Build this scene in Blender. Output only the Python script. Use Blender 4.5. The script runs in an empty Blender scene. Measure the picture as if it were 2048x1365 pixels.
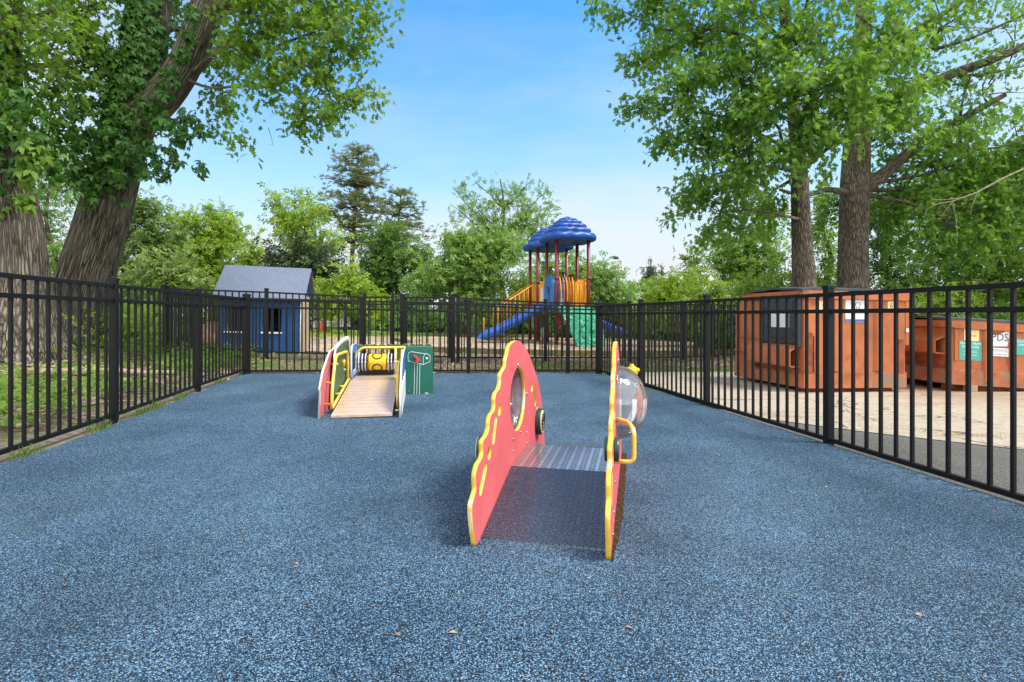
import bpy, bmesh, math, random
import numpy as np
from mathutils import Vector, Matrix, geometry
R = math.radians
SC = bpy.context.scene
COL = SC.collection
rng = np.random.default_rng(7)
random.seed(7)

# ------------------------------------------------------------------ camera model (level camera with lens shift)
F, CX, HY, CH = 1090.0, 1024.0, 632.0, 1.012
def W(px, py, d):                       # point seen at photo position (px,py) standing d metres ahead
    return Vector(((px-CX)/F*d, d, CH-(py-HY)/F*d))
def XY(px, d): return ((px-CX)/F*d, d)
def sm(a, b, t):
    t = min(1, max(0, (t-a)/(b-a))); return t*t*(3-2*t)
def gz(x, y):                           # height of the ground
    u = x-(2.44-.1706*(y-4.2))
    t = min(1, max(0, -u/5.9))
    z = .03+.06*t+.05*t*sm(4, 8, y)+.10*t*sm(9, 10.5, y)+.04*sm(9.3, 11, y)+.10*sm(12, 17, y)
    z += .05*min(4, max(0, -u-5.9))-.012*min(5, max(0, u))
    return z

# ------------------------------------------------------------------ tagging
def tag(o, label=None, cat=None, group=None, kind=None):
    if label: o['label'] = label
    if cat: o['category'] = cat
    if group: o['group'] = group
    if kind: o['kind'] = kind
    return o
ROOT = {}
def thing(name, label, cat, loc, group=None):
    o = bpy.data.objects.new(name, None); COL.objects.link(o)
    o.location = loc; o.empty_display_size = .1
    ROOT[o.name] = Vector(loc)
    return tag(o, label, cat, group)
def rootloc(p):
    while p.parent: p = p.parent
    return ROOT.get(p.name, Vector((0, 0, 0)))
def link(name, me, mats, parent=None, smooth=False):
    if mats is not None and not isinstance(mats, (list, tuple)): mats = [mats]
    if mats and len(me.materials) == 0:
        for m in mats: me.materials.append(m)
    if parent is not None:
        r = rootloc(parent); me.transform(Matrix.Translation(-r))
    if smooth: me.polygons.foreach_set('use_smooth', [True]*len(me.polygons))
    o = bpy.data.objects.new(name, me); COL.objects.link(o)
    if parent is not None: o.parent = parent
    return o

# ------------------------------------------------------------------ mesh builder
class MB:
    def __init__(s): s.v = []; s.f = []; s.m = []; s.att = []
    def add(s, vs, fs, mi=0):
        b = len(s.v); s.v += [tuple(v) for v in vs]; s.f += [tuple(b+i for i in f) for f in fs]; s.m += [mi]*len(fs)
    def box(s, c, ex, ey, ez, mi=0):      # centre and three half-edge vectors
        c, ex, ey, ez = map(Vector, (c, ex, ey, ez))
        vs = [c+a*ex+b*ey+d*ez for a in (-1, 1) for b in (-1, 1) for d in (-1, 1)]
        fs = [(0, 1, 3, 2), (4, 6, 7, 5), (0, 4, 5, 1), (2, 3, 7, 6), (0, 2, 6, 4), (1, 5, 7, 3)]
        if ex.cross(ey).dot(ez) < 0: fs = [f[::-1] for f in fs]
        s.add(vs, fs, mi)
    def abox(s, x0, x1, y0, y1, z0, z1, fr=None, mi=0):   # axis box, optionally in a frame fr(u,v,w)
        vs = [(x, y, z) for x in (x0, x1) for y in (y0, y1) for z in (z0, z1)]
        if fr: vs = [fr(*v) for v in vs]
        s.add(vs, [(0, 1, 3, 2), (4, 6, 7, 5), (0, 4, 5, 1), (2, 3, 7, 6), (0, 2, 6, 4), (1, 5, 7, 3)], mi)
    def tube(s, pts, r, n=10, cap=True, mi=0):
        pts = [Vector(p) for p in pts]; rs = r if isinstance(r, (list, tuple)) else [r]*len(pts)
        b = len(s.v); prev = None
        for i, p in enumerate(pts):
            t = (pts[min(i+1, len(pts)-1)]-pts[max(i-1, 0)]).normalized()
            if prev is None:
                a = Vector((0, 0, 1)) if abs(t.z) < .9 else Vector((0, 1, 0))
                prev = t.cross(a).normalized()
            e1 = (prev-t*prev.dot(t)).normalized(); e2 = t.cross(e1); prev = e1
            for k in range(n):
                q = 2*math.pi*k/n
                s.v.append(tuple(p+rs[i]*(math.cos(q)*e1+math.sin(q)*e2)))
        for i in range(len(pts)-1):
            for k in range(n):
                a, c = b+i*n+k, b+i*n+(k+1) % n
                s.f.append((a, c, c+n, a+n)); s.m.append(mi)
        if cap:
            s.f.append(tuple(b+k for k in range(n))[::-1]); s.m.append(mi)
            s.f.append(tuple(b+(len(pts)-1)*n+k for k in range(n))); s.m.append(mi)
    def lathe(s, c, axis, prof, n=24, mi=0):   # prof: (radius, distance along axis)
        c, axis = Vector(c), Vector(axis).normalized()
        a = Vector((0, 0, 1)) if abs(axis.z) < .9 else Vector((1, 0, 0))
        e1 = axis.cross(a).normalized(); e2 = axis.cross(e1); b = len(s.v)
        for r, h in prof:
            for k in range(n):
                q = 2*math.pi*k/n
                s.v.append(tuple(c+axis*h+r*(math.cos(q)*e1+math.sin(q)*e2)))
        for i in range(len(prof)-1):
            for k in range(n):
                p, q = b+i*n+k, b+i*n+(k+1) % n
                s.f.append((p, q, q+n, p+n)); s.m.append(mi)
        s.f.append(tuple(b+k for k in range(n))[::-1]); s.m.append(mi)
        s.f.append(tuple(b+(len(prof)-1)*n+k for k in range(n))); s.m.append(mi)
    def mesh(s, name):
        me = bpy.data.meshes.new(name); me.from_pydata(s.v, [], s.f)
        me.polygons.foreach_set('material_index', s.m)
        bm = bmesh.new(); bm.from_mesh(me); bmesh.ops.recalc_face_normals(bm, faces=bm.faces); bm.to_mesh(me); bm.free()
        return me
    def build(s, name, mats, parent=None, smooth=False, bevel=0):
        o = link(name, s.mesh(name), mats, parent, smooth)
        if bevel:
            md = o.modifiers.new('bevel', 'BEVEL'); md.width = bevel; md.segments = 2; md.limit_method = 'ANGLE'; md.angle_limit = R(40)
        if smooth == 'auto': pass
        return o

def arc(pts, r=.08, n=6):                # polyline with rounded corners
    pts = [Vector(p) for p in pts]; out = [pts[0]]
    for i in range(1, len(pts)-1):
        a, b, c = pts[i-1], pts[i], pts[i+1]
        k = min(r, (a-b).length*.49, (c-b).length*.49)
        p, q = b+(a-b).normalized()*k, b+(c-b).normalized()*k
        for j in range(n+1):
            t = j/n; out.append(p*(1-t)**2+b*2*t*(1-t)+q*t*t)
    out.append(pts[-1]); return out

def plate(outline, holes, thick, fr, bevel=.0015):
    """flat board: outline in (u,w), extruded along v by thick; fr(u,v,w)->world. Material 0 = faces, 1 = edges."""
    cu = bpy.data.curves.new('plate', 'CURVE'); cu.dimensions = '2D'; cu.fill_mode = 'BOTH'
    cu.extrude = thick/2; cu.bevel_depth = 0
    for poly in [outline]+holes:
        sp = cu.splines.new('POLY'); sp.points.add(len(poly)-1); sp.use_cyclic_u = True
        for p, (u, w) in zip(sp.points, poly): p.co = (u, w, 0, 1)
    o = bpy.data.objects.new('plate', cu); COL.objects.link(o)
    dg = bpy.context.evaluated_depsgraph_get(); dg.update()
    me = bpy.data.meshes.new_from_object(o.evaluated_get(dg))
    bpy.data.objects.remove(o); bpy.data.curves.remove(cu)
    me.materials.clear()
    for p in me.polygons: p.material_index = 0 if abs(p.normal.z) > .7 else 1
    for v in me.vertices:
        u, w, t = v.co; v.co = fr(u, t, w)
    bm = bmesh.new(); bm.from_mesh(me); bmesh.ops.remove_doubles(bm, verts=bm.verts, dist=1e-5)
    bmesh.ops.recalc_face_normals(bm, faces=bm.faces); bm.to_mesh(me); bm.free()
    return me
def circ(u, w, r, n=28, ru=None): return [(u+(ru or r)*math.cos(2*math.pi*k/n), w+r*math.sin(2*math.pi*k/n)) for k in range(n)]
def slot(u0, w0, u1, w1, r, n=8):
    a = math.atan2(w1-w0, u1-u0); out = []
    for k in range(n+1):
        q = a+math.pi/2+math.pi*k/n; out.append((u0+r*math.cos(q), w0+r*math.sin(q)))
    for k in range(n+1):
        q = a-math.pi/2+math.pi*k/n; out.append((u1+r*math.cos(q), w1+r*math.sin(q)))
    return out
def rrect(u0, u1, w0, w1, r, n=6):
    out = []
    for (cu, cw, a) in ((u1-r, w1-r, 0), (u0+r, w1-r, 90), (u0+r, w0+r, 180), (u1-r, w0+r, 270)):
        for k in range(n+1):
            q = R(a+90*k/n); out.append((cu+r*math.cos(q), cw+r*math.sin(q)))
    return out
def text_mesh(body, size, fr, align='CENTER'):
    cu = bpy.data.curves.new('text', 'FONT'); cu.body = body; cu.size = size; cu.align_x = align; cu.align_y = 'CENTER'; cu.resolution_u = 2
    o = bpy.data.objects.new('text', cu); COL.objects.link(o)
    dg = bpy.context.evaluated_depsgraph_get(); dg.update()
    me = bpy.data.meshes.new_from_object(o.evaluated_get(dg))
    bpy.data.objects.remove(o); bpy.data.curves.remove(cu); me.materials.clear()
    for v in me.vertices: v.co = fr(v.co.x, v.co.y)
    return me

# ------------------------------------------------------------------ materials
def srgb(r, g, b):
    f = lambda c: (c/255/12.92 if c/255 < .04045 else ((c/255+.055)/1.055)**2.4)
    return (f(r), f(g), f(b), 1)
def nodes(name):
    m = bpy.data.materials.new(name); m.use_nodes = True
    nt = m.node_tree; b = nt.nodes['Principled BSDF']
    return m, nt, b
def N(nt, typ, **kw):
    n = nt.nodes.new(typ)
    for k, v in kw.items():
        if k.startswith('i_'):
            key = k[2:]; key = int(key) if key.isdigit() else key.replace('_', ' ')
            n.inputs[key].default_value = v
        else: setattr(n, k, v)
    return n
def L(nt, a, b): nt.links.new(a, b)
def math_n(nt, op, a, b=None, c=None):
    n = nt.nodes.new('ShaderNodeMath'); n.operation = op
    for i, x in enumerate((a, b, c)):
        if x is None: continue
        if isinstance(x, (int, float)): n.inputs[i].default_value = x
        else: L(nt, x, n.inputs[i])
    return n.outputs[0]
def ramp(nt, fac, stops, interp='LINEAR'):
    n = nt.nodes.new('ShaderNodeValToRGB'); n.color_ramp.interpolation = interp
    e = n.color_ramp.elements
    while len(e) < len(stops): e.new(.5)
    for el, (p, c) in zip(e, stops):
        el.position = p; el.color = c if len(c) == 4 else (*c, 1)
    L(nt, fac, n.inputs[0]); return n.outputs[0]
def mixc(nt, fac, a, b, mode='MIX'):
    n = nt.nodes.new('ShaderNodeMix'); n.data_type = 'RGBA'; n.blend_type = mode
    if isinstance(fac, (int, float)): n.inputs[0].default_value = fac
    else: L(nt, fac, n.inputs[0])
    for i, x in ((6, a), (7, b)):
        if isinstance(x, tuple): n.inputs[i].default_value = x if len(x) == 4 else (*x, 1)
        else: L(nt, x, n.inputs[i])
    return n.outputs[2]
def noise(nt, vec, scale, detail=4, rough=.55):
    n = N(nt, 'ShaderNodeTexNoise'); n.inputs['Scale'].default_value = scale; n.inputs['Detail'].default_value = detail
    n.inputs['Roughness'].default_value = rough
    if vec is not None: L(nt, vec, n.inputs['Vector'])
    return n.outputs['Fac']
def pos(nt): return nt.nodes.new('ShaderNodeNewGeometry').outputs['Position']
def bump(nt, b, h, strength, dist):
    n = N(nt, 'ShaderNodeBump'); n.inputs['Strength'].default_value = strength; n.inputs['Distance'].default_value = dist
    L(nt, h, n.inputs['Height']); L(nt, n.outputs[0], b.inputs['Normal'])
def paint(name, c, rough=.45, metal=0., var=.25, vs=9, grain=0., gs=300, dirt=None, spec=.5):
    m, nt, b = nodes(name); p = pos(nt)
    f = noise(nt, p, vs, 5)
    lo = tuple(x*(1-var) for x in c[:3])+(1,); hi = tuple(min(1, x*(1+var)) for x in c[:3])+(1,)
    col = ramp(nt, f, [(.3, lo), (.7, hi)])
    if dirt:
        d = noise(nt, p, dirt[1], 6, .65)
        col = mixc(nt, ramp(nt, d, [(dirt[2], (0, 0, 0)), (dirt[2]+.12, (1, 1, 1))]), col, dirt[0])
    L(nt, col, b.inputs['Base Color'])
    b.inputs['Roughness'].default_value = rough; b.inputs['Metallic'].default_value = metal
    b.inputs['Specular IOR Level'].default_value = spec
    rr = ramp(nt, noise(nt, p, vs*2.3, 4), [(.3, (rough*.8,)*3), (.7, (min(1, rough*1.25),)*3)]); L(nt, rr, b.inputs['Roughness'])
    if grain: bump(nt, b, noise(nt, p, gs, 2), grain, .004)
    return m
def leafmat(name, dark, light, trans, tfac=.35, rough=.55):
    m, nt, b = nodes(name)
    g = nt.nodes.new('ShaderNodeNewGeometry')
    col = ramp(nt, g.outputs['Random Per Island'], [(0, dark), (.55, tuple((a+c)/2 for a, c in zip(dark, light))), (1, light)])
    pn = noise(nt, g.outputs['Position'], .9, 3)
    col = mixc(nt, ramp(nt, pn, [(.35, (0, 0, 0)), (.7, (1, 1, 1))]), col, mixc(nt, .55, col, light))
    L(nt, col, b.inputs['Base Color']); b.inputs['Roughness'].default_value = rough; b.inputs['Specular IOR Level'].default_value = .35
    t = N(nt, 'ShaderNodeBsdfTranslucent')
    tc = mixc(nt, .5, tuple(trans)+(1,), mixc(nt, .5, col, tuple(trans)+(1,)))
    L(nt, tc, t.inputs['Color'])
    mx = N(nt, 'ShaderNodeMixShader'); mx.inputs[0].default_value = tfac
    L(nt, b.outputs[0], mx.inputs[1]); L(nt, t.outputs[0], mx.inputs[2])
    L(nt, mx.outputs[0], nt.nodes['Material Output'].inputs['Surface'])
    return m
def barkmat(name, dark, light, sx=11, sl=2.2, strength=1.0, moss=None):
    m, nt, b = nodes(name)
    a = N(nt, 'ShaderNodeAttribute', attribute_name='bark')
    mp = N(nt, 'ShaderNodeMapping'); mp.inputs['Scale'].default_value = (sx, sx, sl); L(nt, a.outputs['Vector'], mp.inputs['Vector'])
    wob = N(nt, 'ShaderNodeTexNoise'); wob.inputs['Scale'].default_value = 1.6; L(nt, mp.outputs[0], wob.inputs['Vector'])
    vm = N(nt, 'ShaderNodeVectorMath', operation='ADD'); L(nt, mp.outputs[0], vm.inputs[0])
    vs = N(nt, 'ShaderNodeVectorMath', operation='SCALE'); L(nt, wob.outputs['Color'], vs.inputs[0]); vs.inputs['Scale'].default_value = .85
    L(nt, vs.outputs[0], vm.inputs[1])
    vo = N(nt, 'ShaderNodeTexVoronoi', feature='DISTANCE_TO_EDGE'); vo.inputs['Scale'].default_value = 1.0; L(nt, vm.outputs[0], vo.inputs['Vector'])
    fine = noise(nt, mp.outputs[0], 3.5, 6, .7)
    h = math_n(nt, 'ADD', math_n(nt, 'MULTIPLY', ramp(nt, vo.outputs['Distance'], [(0, (0, 0, 0)), (.10, (.45,)*3), (.26, (1, 1, 1))]), .72), math_n(nt, 'MULTIPLY', fine, .36))
    col = ramp(nt, h, [(.16, dark), (.5, tuple(d*.55+l*.45 for d, l in zip(dark, light))), (.95, light)])
    big = noise(nt, a.outputs['Vector'], 1.7, 4)
    col = mixc(nt, ramp(nt, big, [(.4, (0, 0, 0)), (.75, (1, 1, 1))]), col, mixc(nt, .45, col, moss or tuple(x*1.5 for x in light)))
    L(nt, col, b.inputs['Base Color']); b.inputs['Roughness'].default_value = .9; b.inputs['Specular IOR Level'].default_value = .15
    bump(nt, b, h, strength, .05)
    return m

M = {}
# --- blue rubber crumb
def mk_rubber():
    m, nt, b = nodes('blue_rubber_crumb'); p = pos(nt)
    vo = N(nt, 'ShaderNodeTexVoronoi'); vo.inputs['Scale'].default_value = 310; L(nt, p, vo.inputs['Vector'])
    sep = N(nt, 'ShaderNodeSeparateColor'); L(nt, vo.outputs['Color'], sep.inputs[0])
    blotch = noise(nt, p, 1.3, 5, .6)
    sh = math_n(nt, 'ADD', sep.outputs[0], math_n(nt, 'MULTIPLY', math_n(nt, 'SUBTRACT', blotch, .5), .35))
    col = ramp(nt, sh, [(0, (.003, .004, .006)), (.37, (.005, .008, .012)), (.47, (.013, .043, .085)), (.65, (.026, .087, .17)), (.81, (.075, .18, .30)), (.96, (.26, .40, .52))])
    worn = noise(nt, p, .35, 4)
    col = mixc(nt, ramp(nt, worn, [(.42, (0, 0, 0)), (.72, (.35,)*3)]), col, mixc(nt, .5, col, (.11, .17, .23, 1)))
    pale = noise(nt, p, .8, 6, .6)
    col = mixc(nt, ramp(nt, pale, [(.36, (.45,)*3), (.52, (0, 0, 0))]), col, mixc(nt, .62, col, (.012, .022, .036, 1)))
    stain = noise(nt, p, 3.1, 6, .7)
    col = mixc(nt, ramp(nt, stain, [(.66, (0, 0, 0)), (.8, (.3,)*3)]), col, (.09, .075, .05, 1))
    L(nt, col, b.inputs['Base Color']); b.inputs['Roughness'].default_value = .8; b.inputs['Specular IOR Level'].default_value = .3
    h = math_n(nt, 'ADD', vo.outputs['Distance'], math_n(nt, 'MULTIPLY', sep.outputs[1], 1.0))
    bump(nt, b, h, .55, .006)
    return m
def mk_ground(name, stops, scale, bs=.6, bd=.03, patches=None, pscale=.8, plo=.5, phi=.62, cell=None):
    m, nt, b = nodes(name); p = pos(nt)
    if cell:
        vo = N(nt, 'ShaderNodeTexVoronoi'); vo.inputs['Scale'].default_value = scale
        mp = N(nt, 'ShaderNodeMapping'); mp.inputs['Scale'].default_value = cell
        wob = N(nt, 'ShaderNodeTexNoise'); wob.inputs['Scale'].default_value = 9; L(nt, p, wob.inputs['Vector'])
        vm = N(nt, 'ShaderNodeVectorMath', operation='MULTIPLY_ADD'); L(nt, wob.outputs['Color'], vm.inputs[0]); vm.inputs[1].default_value = (.25,)*3; L(nt, p, vm.inputs[2])
        L(nt, vm.outputs[0], mp.inputs['Vector']); L(nt, mp.outputs[0], vo.inputs['Vector'])
        sep = N(nt, 'ShaderNodeSeparateColor'); L(nt, vo.outputs['Color'], sep.inputs[0]); f = sep.outputs[0]; hh = sep.outputs[1]
    else:
        f = noise(nt, p, scale, 8, .65); hh = f
    col = ramp(nt, f, stops)
    big = noise(nt, p, .9, 5)
    col = mixc(nt, .5, col, mixc(nt, 1.0, col, ramp(nt, big, [(.3, (.55,)*3), (.7, (1.3,)*3)]), 'MULTIPLY'))
    if patches:
        pn = noise(nt, p, pscale, 7, .7)
        fine = ramp(nt, noise(nt, p, 38, 5, .7), patches)
        col = mixc(nt, ramp(nt, pn, [(plo, (0, 0, 0)), (phi, (1, 1, 1))]), col, fine)
    L(nt, col, b.inputs['Base Color']); b.inputs['Roughness'].default_value = .95; b.inputs['Specular IOR Level'].default_value = .12
    bump(nt, b, hh, bs, bd)
    return m
M['rubber'] = mk_rubber()
GRASS = [(.25, (.03, .055, .012)), (.5, (.085, .15, .028)), (.8, (.18, .25, .06))]
M['litter'] = mk_ground('leaf_litter_soil', [(0, (.045, .03, .02)), (.35, (.10, .072, .048)), (.65, (.20, .15, .10)), (1, (.38, .30, .21))], 26, .9, .03, GRASS, .75, .50, .60, (1, 1.6, 1))
M['chips'] = mk_ground('wood_chips', [(0, (.16, .11, .07)), (.3, (.34, .25, .165)), (.7, (.54, .41, .285)), (1, (.72, .58, .42))], 22, .8, .03, None, cell=(1, 1.9, 1))
M['lawn'] = mk_ground('lawn_grass', [(.2, (.075, .12, .02)), (.5, (.17, .24, .045)), (.85, (.30, .36, .09))], 14, .8, .04)
M['dirt'] = mk_ground('packed_dirt', [(.2, (.09, .075, .055)), (.5, (.165, .14, .105)), (.85, (.27, .235, .18))], 11, .5, .02)
M['far_ground'] = mk_ground('rough_grass', [(.2, (.04, .06, .015)), (.5, (.09, .13, .03)), (.85, (.16, .19, .06))], 5, .8, .05)
def mk_concrete():
    m, nt, b = nodes('worn_concrete'); p = pos(nt)
    f = noise(nt, p, 14, 8, .7)
    col = ramp(nt, f, [(.25, (.24, .195, .145)), (.5, (.385, .33, .26)), (.8, (.50, .445, .365))])
    streak = N(nt, 'ShaderNodeMapping'); streak.inputs['Scale'].default_value = (.35, 1.6, 1); streak.inputs['Rotation'].default_value = (0, 0, R(-9)); L(nt, p, streak.inputs['Vector'])
    st = noise(nt, streak.outputs[0], 1.5, 7, .65)
    col = mixc(nt, ramp(nt, st, [(.53, (0, 0, 0)), (.70, (.8,)*3)]), col, (.27, .165, .095, 1))
    # rust wash in front of the bins
    sp = N(nt, 'ShaderNodeSeparateXYZ'); L(nt, p, sp.inputs[0])
    ru = math_n(nt, 'MULTIPLY', ramp(nt, math_n(nt, 'DIVIDE', sp.outputs[0], 10), [(.42, (0, 0, 0)), (.56, (1, 1, 1))]), ramp(nt, math_n(nt, 'DIVIDE', sp.outputs[1], 10), [(.60, (0, 0, 0)), (.70, (1, 1, 1))]))
    col = mixc(nt, math_n(nt, 'MULTIPLY', ru, ramp(nt, noise(nt, streak.outputs[0], 2.3, 6), [(.3, (.15,)*3), (.7, (.8,)*3)])), col, (.23, .125, .07, 1))
    peb = noise(nt, p, 120, 3, .7)
    col = mixc(nt, ramp(nt, peb, [(.58, (0, 0, 0)), (.7, (.5,)*3)]), col, (.22, .18, .13, 1))
    vo = N(nt, 'ShaderNodeTexVoronoi', feature='DISTANCE_TO_EDGE'); vo.inputs['Scale'].default_value = .55
    wv = N(nt, 'ShaderNodeTexNoise'); wv.inputs['Scale'].default_value = 2.2; wv.inputs['Detail'].default_value = 6; L(nt, p, wv.inputs['Vector'])
    vm = N(nt, 'ShaderNodeVectorMath', operation='MULTIPLY_ADD'); L(nt, wv.outputs['Color'], vm.inputs[0]); vm.inputs[1].default_value = (.5,)*3; L(nt, p, vm.inputs[2]); L(nt, vm.outputs[0], vo.inputs['Vector'])
    crack = ramp(nt, vo.outputs['Distance'], [(0, (1, 1, 1)), (.003, (.5,)*3), (.006, (0, 0, 0))])
    col = mixc(nt, crack, col, (.08, .065, .045, 1))
    L(nt, col, b.inputs['Base Color']); b.inputs['Roughness'].default_value = .9; b.inputs['Specular IOR Level'].default_value = .15
    bump(nt, b, math_n(nt, 'SUBTRACT', math_n(nt, 'ADD', math_n(nt, 'MULTIPLY', f, .5), peb), math_n(nt, 'MULTIPLY', crack, .8)), .35, .012)
    return m
M['concrete'] = mk_concrete()
M['asphalt'] = mk_ground('worn_asphalt', [(.25, (.05, .05, .048)), (.5, (.12, .118, .11)), (.75, (.23, .225, .21)), (.95, (.36, .35, .33))], 70, .8, .012, [(.3, (.05, .07, .02)), (.7, (.12, .15, .05))], 1.4, .62, .70)
M['kerb'] = mk_ground('old_kerb', [(.2, (.20, .18, .15)), (.5, (.31, .285, .24)), (.85, (.42, .39, .34))], 16, .5, .02)

M['fence'] = paint('black_powder_coat', (.0042, .0044, .0056, 1), .45, 0, .3, 30, .2, 500, ((.07, .062, .05, 1), 70, .68), .32)
M['red'] = paint('red_plastic_board', (.70, .135, .15, 1), .5, 0, .10, 4, .35, 420, ((.72, .24, .24, 1), 6, .60), .4)
M['yellow_core'] = paint('yellow_plastic_core', (.88, .55, .06, 1), .45, 0, .18, 12, .2, 300, ((.95, .82, .5, 1), 7, .55), .4)
M['yellow'] = paint('yellow_plastic', (.86, .52, .012, 1), .35, 0, .08, 8)
M['yellow_tube'] = paint('yellow_coated_tube', (.80, .53, .075, 1), .4, 0, .15, 10, dirt=((.85, .72, .42, 1), 9, .58))
M['white_edge'] = paint('white_plastic_core', (.74, .74, .72, 1), .5, 0, .08, 12)
M['green_board'] = paint('green_plastic_board', (.012, .135, .085, 1), .45, 0, .12, 5, .3, 420)
M['leafgreen_board'] = paint('leaf_green_plastic_board', (.05, .125, .055, 1), .5, 0, .15, 5, .3, 420)
M['blue_board'] = paint('blue_plastic_board', (.025, .16, .52, 1), .45, 0, .12, 5, .3, 420)
M['pink_board'] = paint('faded_red_plastic_board', (.62, .13, .145, 1), .55, 0, .14, 5, .3, 420)
M['dark_green'] = paint('dark_green_plastic', (.012, .05, .035, 1), .4)
M['cream'] = paint('cream_plastic', (.74, .62, .36, 1), .5)
M['black'] = paint('black_plastic', (.012, .012, .013, 1), .5)
M['gray_board'] = paint('grey_plastic_board', (.07, .08, .09, 1), .5)
M['brown_red'] = paint('oxblood_plastic', (.22, .035, .03, 1), .45)
M['chrome'] = paint('bright_steel', (.55, .55, .56, 1), .22, 1.0, .1)
M['red_plastic'] = paint('red_plastic', (.72, .035, .05, 1), .35)
M['plank'] = None
def mk_plank():
    m, nt, b = nodes('coated_wood_planks'); p = pos(nt)
    mp = N(nt, 'ShaderNodeMapping'); mp.inputs['Scale'].default_value = (1.2, 9, 1); mp.inputs['Rotation'].default_value = (0, 0, R(-9.7)); L(nt, p, mp.inputs['Vector'])
    f = noise(nt, mp.outputs[0], 9, 7, .65)
    col = ramp(nt, f, [(.25, (.42, .27, .18)), (.5, (.56, .40, .29)), (.8, (.68, .53, .42))])
    L(nt, col, b.inputs['Base Color']); b.inputs['Roughness'].default_value = .24; b.inputs['Specular IOR Level'].default_value = .9
    bump(nt, b, f, .15, .004); return m
M['plank'] = mk_plank()
def mk_perf(nm, lo, hi, r0, r1, met, cw):
    m, nt, b = nodes(nm)
    uv = N(nt, 'ShaderNodeUVMap'); sp = N(nt, 'ShaderNodeSeparateXYZ'); L(nt, uv.outputs[0], sp.inputs[0])
    P, Q, RR, rd = .050, .0395, .0142, .0047
    x = math_n(nt, 'MULTIPLY', math_n(nt, 'SUBTRACT', math_n(nt, 'FRACT', math_n(nt, 'DIVIDE', sp.outputs[0], P)), .5), P)
    y = math_n(nt, 'MULTIPLY', math_n(nt, 'SUBTRACT', math_n(nt, 'FRACT', math_n(nt, 'DIVIDE', sp.outputs[1], Q)), .5), Q)
    r = math_n(nt, 'SQRT', math_n(nt, 'ADD', math_n(nt, 'MULTIPLY', x, x), math_n(nt, 'MULTIPLY', y, y)))
    th = math_n(nt, 'ARCTAN2', y, x)
    k = math.pi/4
    tm = math_n(nt, 'MULTIPLY', math_n(nt, 'SUBTRACT', math_n(nt, 'FRACT', math_n(nt, 'DIVIDE', math_n(nt, 'ADD', th, math.pi), k)), .5), k)
    dx = math_n(nt, 'SUBTRACT', math_n(nt, 'MULTIPLY', r, math_n(nt, 'COSINE', tm)), RR)
    dy = math_n(nt, 'MULTIPLY', r, math_n(nt, 'SINE', tm))
    d = math_n(nt, 'SQRT', math_n(nt, 'ADD', math_n(nt, 'MULTIPLY', dx, dx), math_n(nt, 'MULTIPLY', dy, dy)))
    hole = ramp(nt, math_n(nt, 'DIVIDE', d, rd*2), [(.40, (1, 1, 1)), (.5, (0, 0, 0))])
    lip = ramp(nt, math_n(nt, 'DIVIDE', d, rd*2), [(.3, (0, 0, 0)), (.5, (1, 1, 1)), (.95, (0, 0, 0))])
    p = pos(nt); f = noise(nt, p, 5, 4); s = noise(nt, p, 60, 5)
    col = ramp(nt, f, [(.3, lo), (.7, hi)])
    col = mixc(nt, ramp(nt, s, [(.45, (0, 0, 0)), (.75, (.35,)*3)]), col, (.2, .2, .2, 1))
    rim = ramp(nt, math_n(nt, 'DIVIDE', d, rd*2), [(.42, (0, 0, 0)), (.52, (1, 1, 1)), (.66, (1, 1, 1)), (.80, (0, 0, 0))])  # paler ring round each hole: worn edge, with its highlight put into colour
    col = mixc(nt, math_n(nt, 'MULTIPLY', rim, .55), col, mixc(nt, .35, col, (.30, .36, .42, 1)))
    col = mixc(nt, hole, col, (.002, .002, .003, 1))
    L(nt, col, b.inputs['Base Color'])
    L(nt, math_n(nt, 'MULTIPLY', math_n(nt, 'SUBTRACT', 1.0, hole), met), b.inputs['Metallic'])
    L(nt, ramp(nt, s, [(.3, (r0,)*3), (.7, (r1,)*3)]), b.inputs['Roughness'])
    bump(nt, b, lip, .35, .003); b.inputs['Specular IOR Level'].default_value = .4; L(nt, math_n(nt, 'MULTIPLY', math_n(nt, 'SUBTRACT', 1.0, hole), cw), b.inputs['Coat Weight']); b.inputs['Coat IOR'].default_value = 1.7; b.inputs['Coat Roughness'].default_value = .16; return m
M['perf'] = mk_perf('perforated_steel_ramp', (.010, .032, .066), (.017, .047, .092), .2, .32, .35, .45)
M['perf_deck'] = mk_perf('perforated_steel_deck_glare', (.46, .465, .48), (.62, .62, .625), .16, .26, .65, .8)  # same steel as the ramp, made paler: sky glare put into its colour
def mk_clear():
    m, nt, b = nodes('scuffed_clear_plastic')
    b.inputs['Base Color'].default_value = (.5, .5, .5, 1); b.inputs['Roughness'].default_value = .5; b.inputs['Specular IOR Level'].default_value = 0
    t = N(nt, 'ShaderNodeBsdfTransparent'); t.inputs[0].default_value = (.93, .93, .92, 1)
    g = N(nt, 'ShaderNodeBsdfGlossy'); g.inputs['Roughness'].default_value = .05; g.inputs['Color'].default_value = (.95, .95, .95, 1)
    fr = N(nt, 'ShaderNodeFresnel'); fr.inputs['IOR'].default_value = 1.75
    h = ramp(nt, noise(nt, pos(nt), 11, 6, .65), [(.38, (.08,)*3), (.72, (.34,)*3)])
    m1 = N(nt, 'ShaderNodeMixShader'); L(nt, h, m1.inputs[0]); L(nt, t.outputs[0], m1.inputs[1]); L(nt, b.outputs[0], m1.inputs[2])
    mx = N(nt, 'ShaderNodeMixShader'); L(nt, math_n(nt, 'ADD', math_n(nt, 'MULTIPLY', fr.outputs[0], .9), .05), mx.inputs[0]); L(nt, m1.outputs[0], mx.inputs[1]); L(nt, g.outputs[0], mx.inputs[2])
    L(nt, mx.outputs[0], nt.nodes['Material Output'].inputs['Surface']); return m
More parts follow.
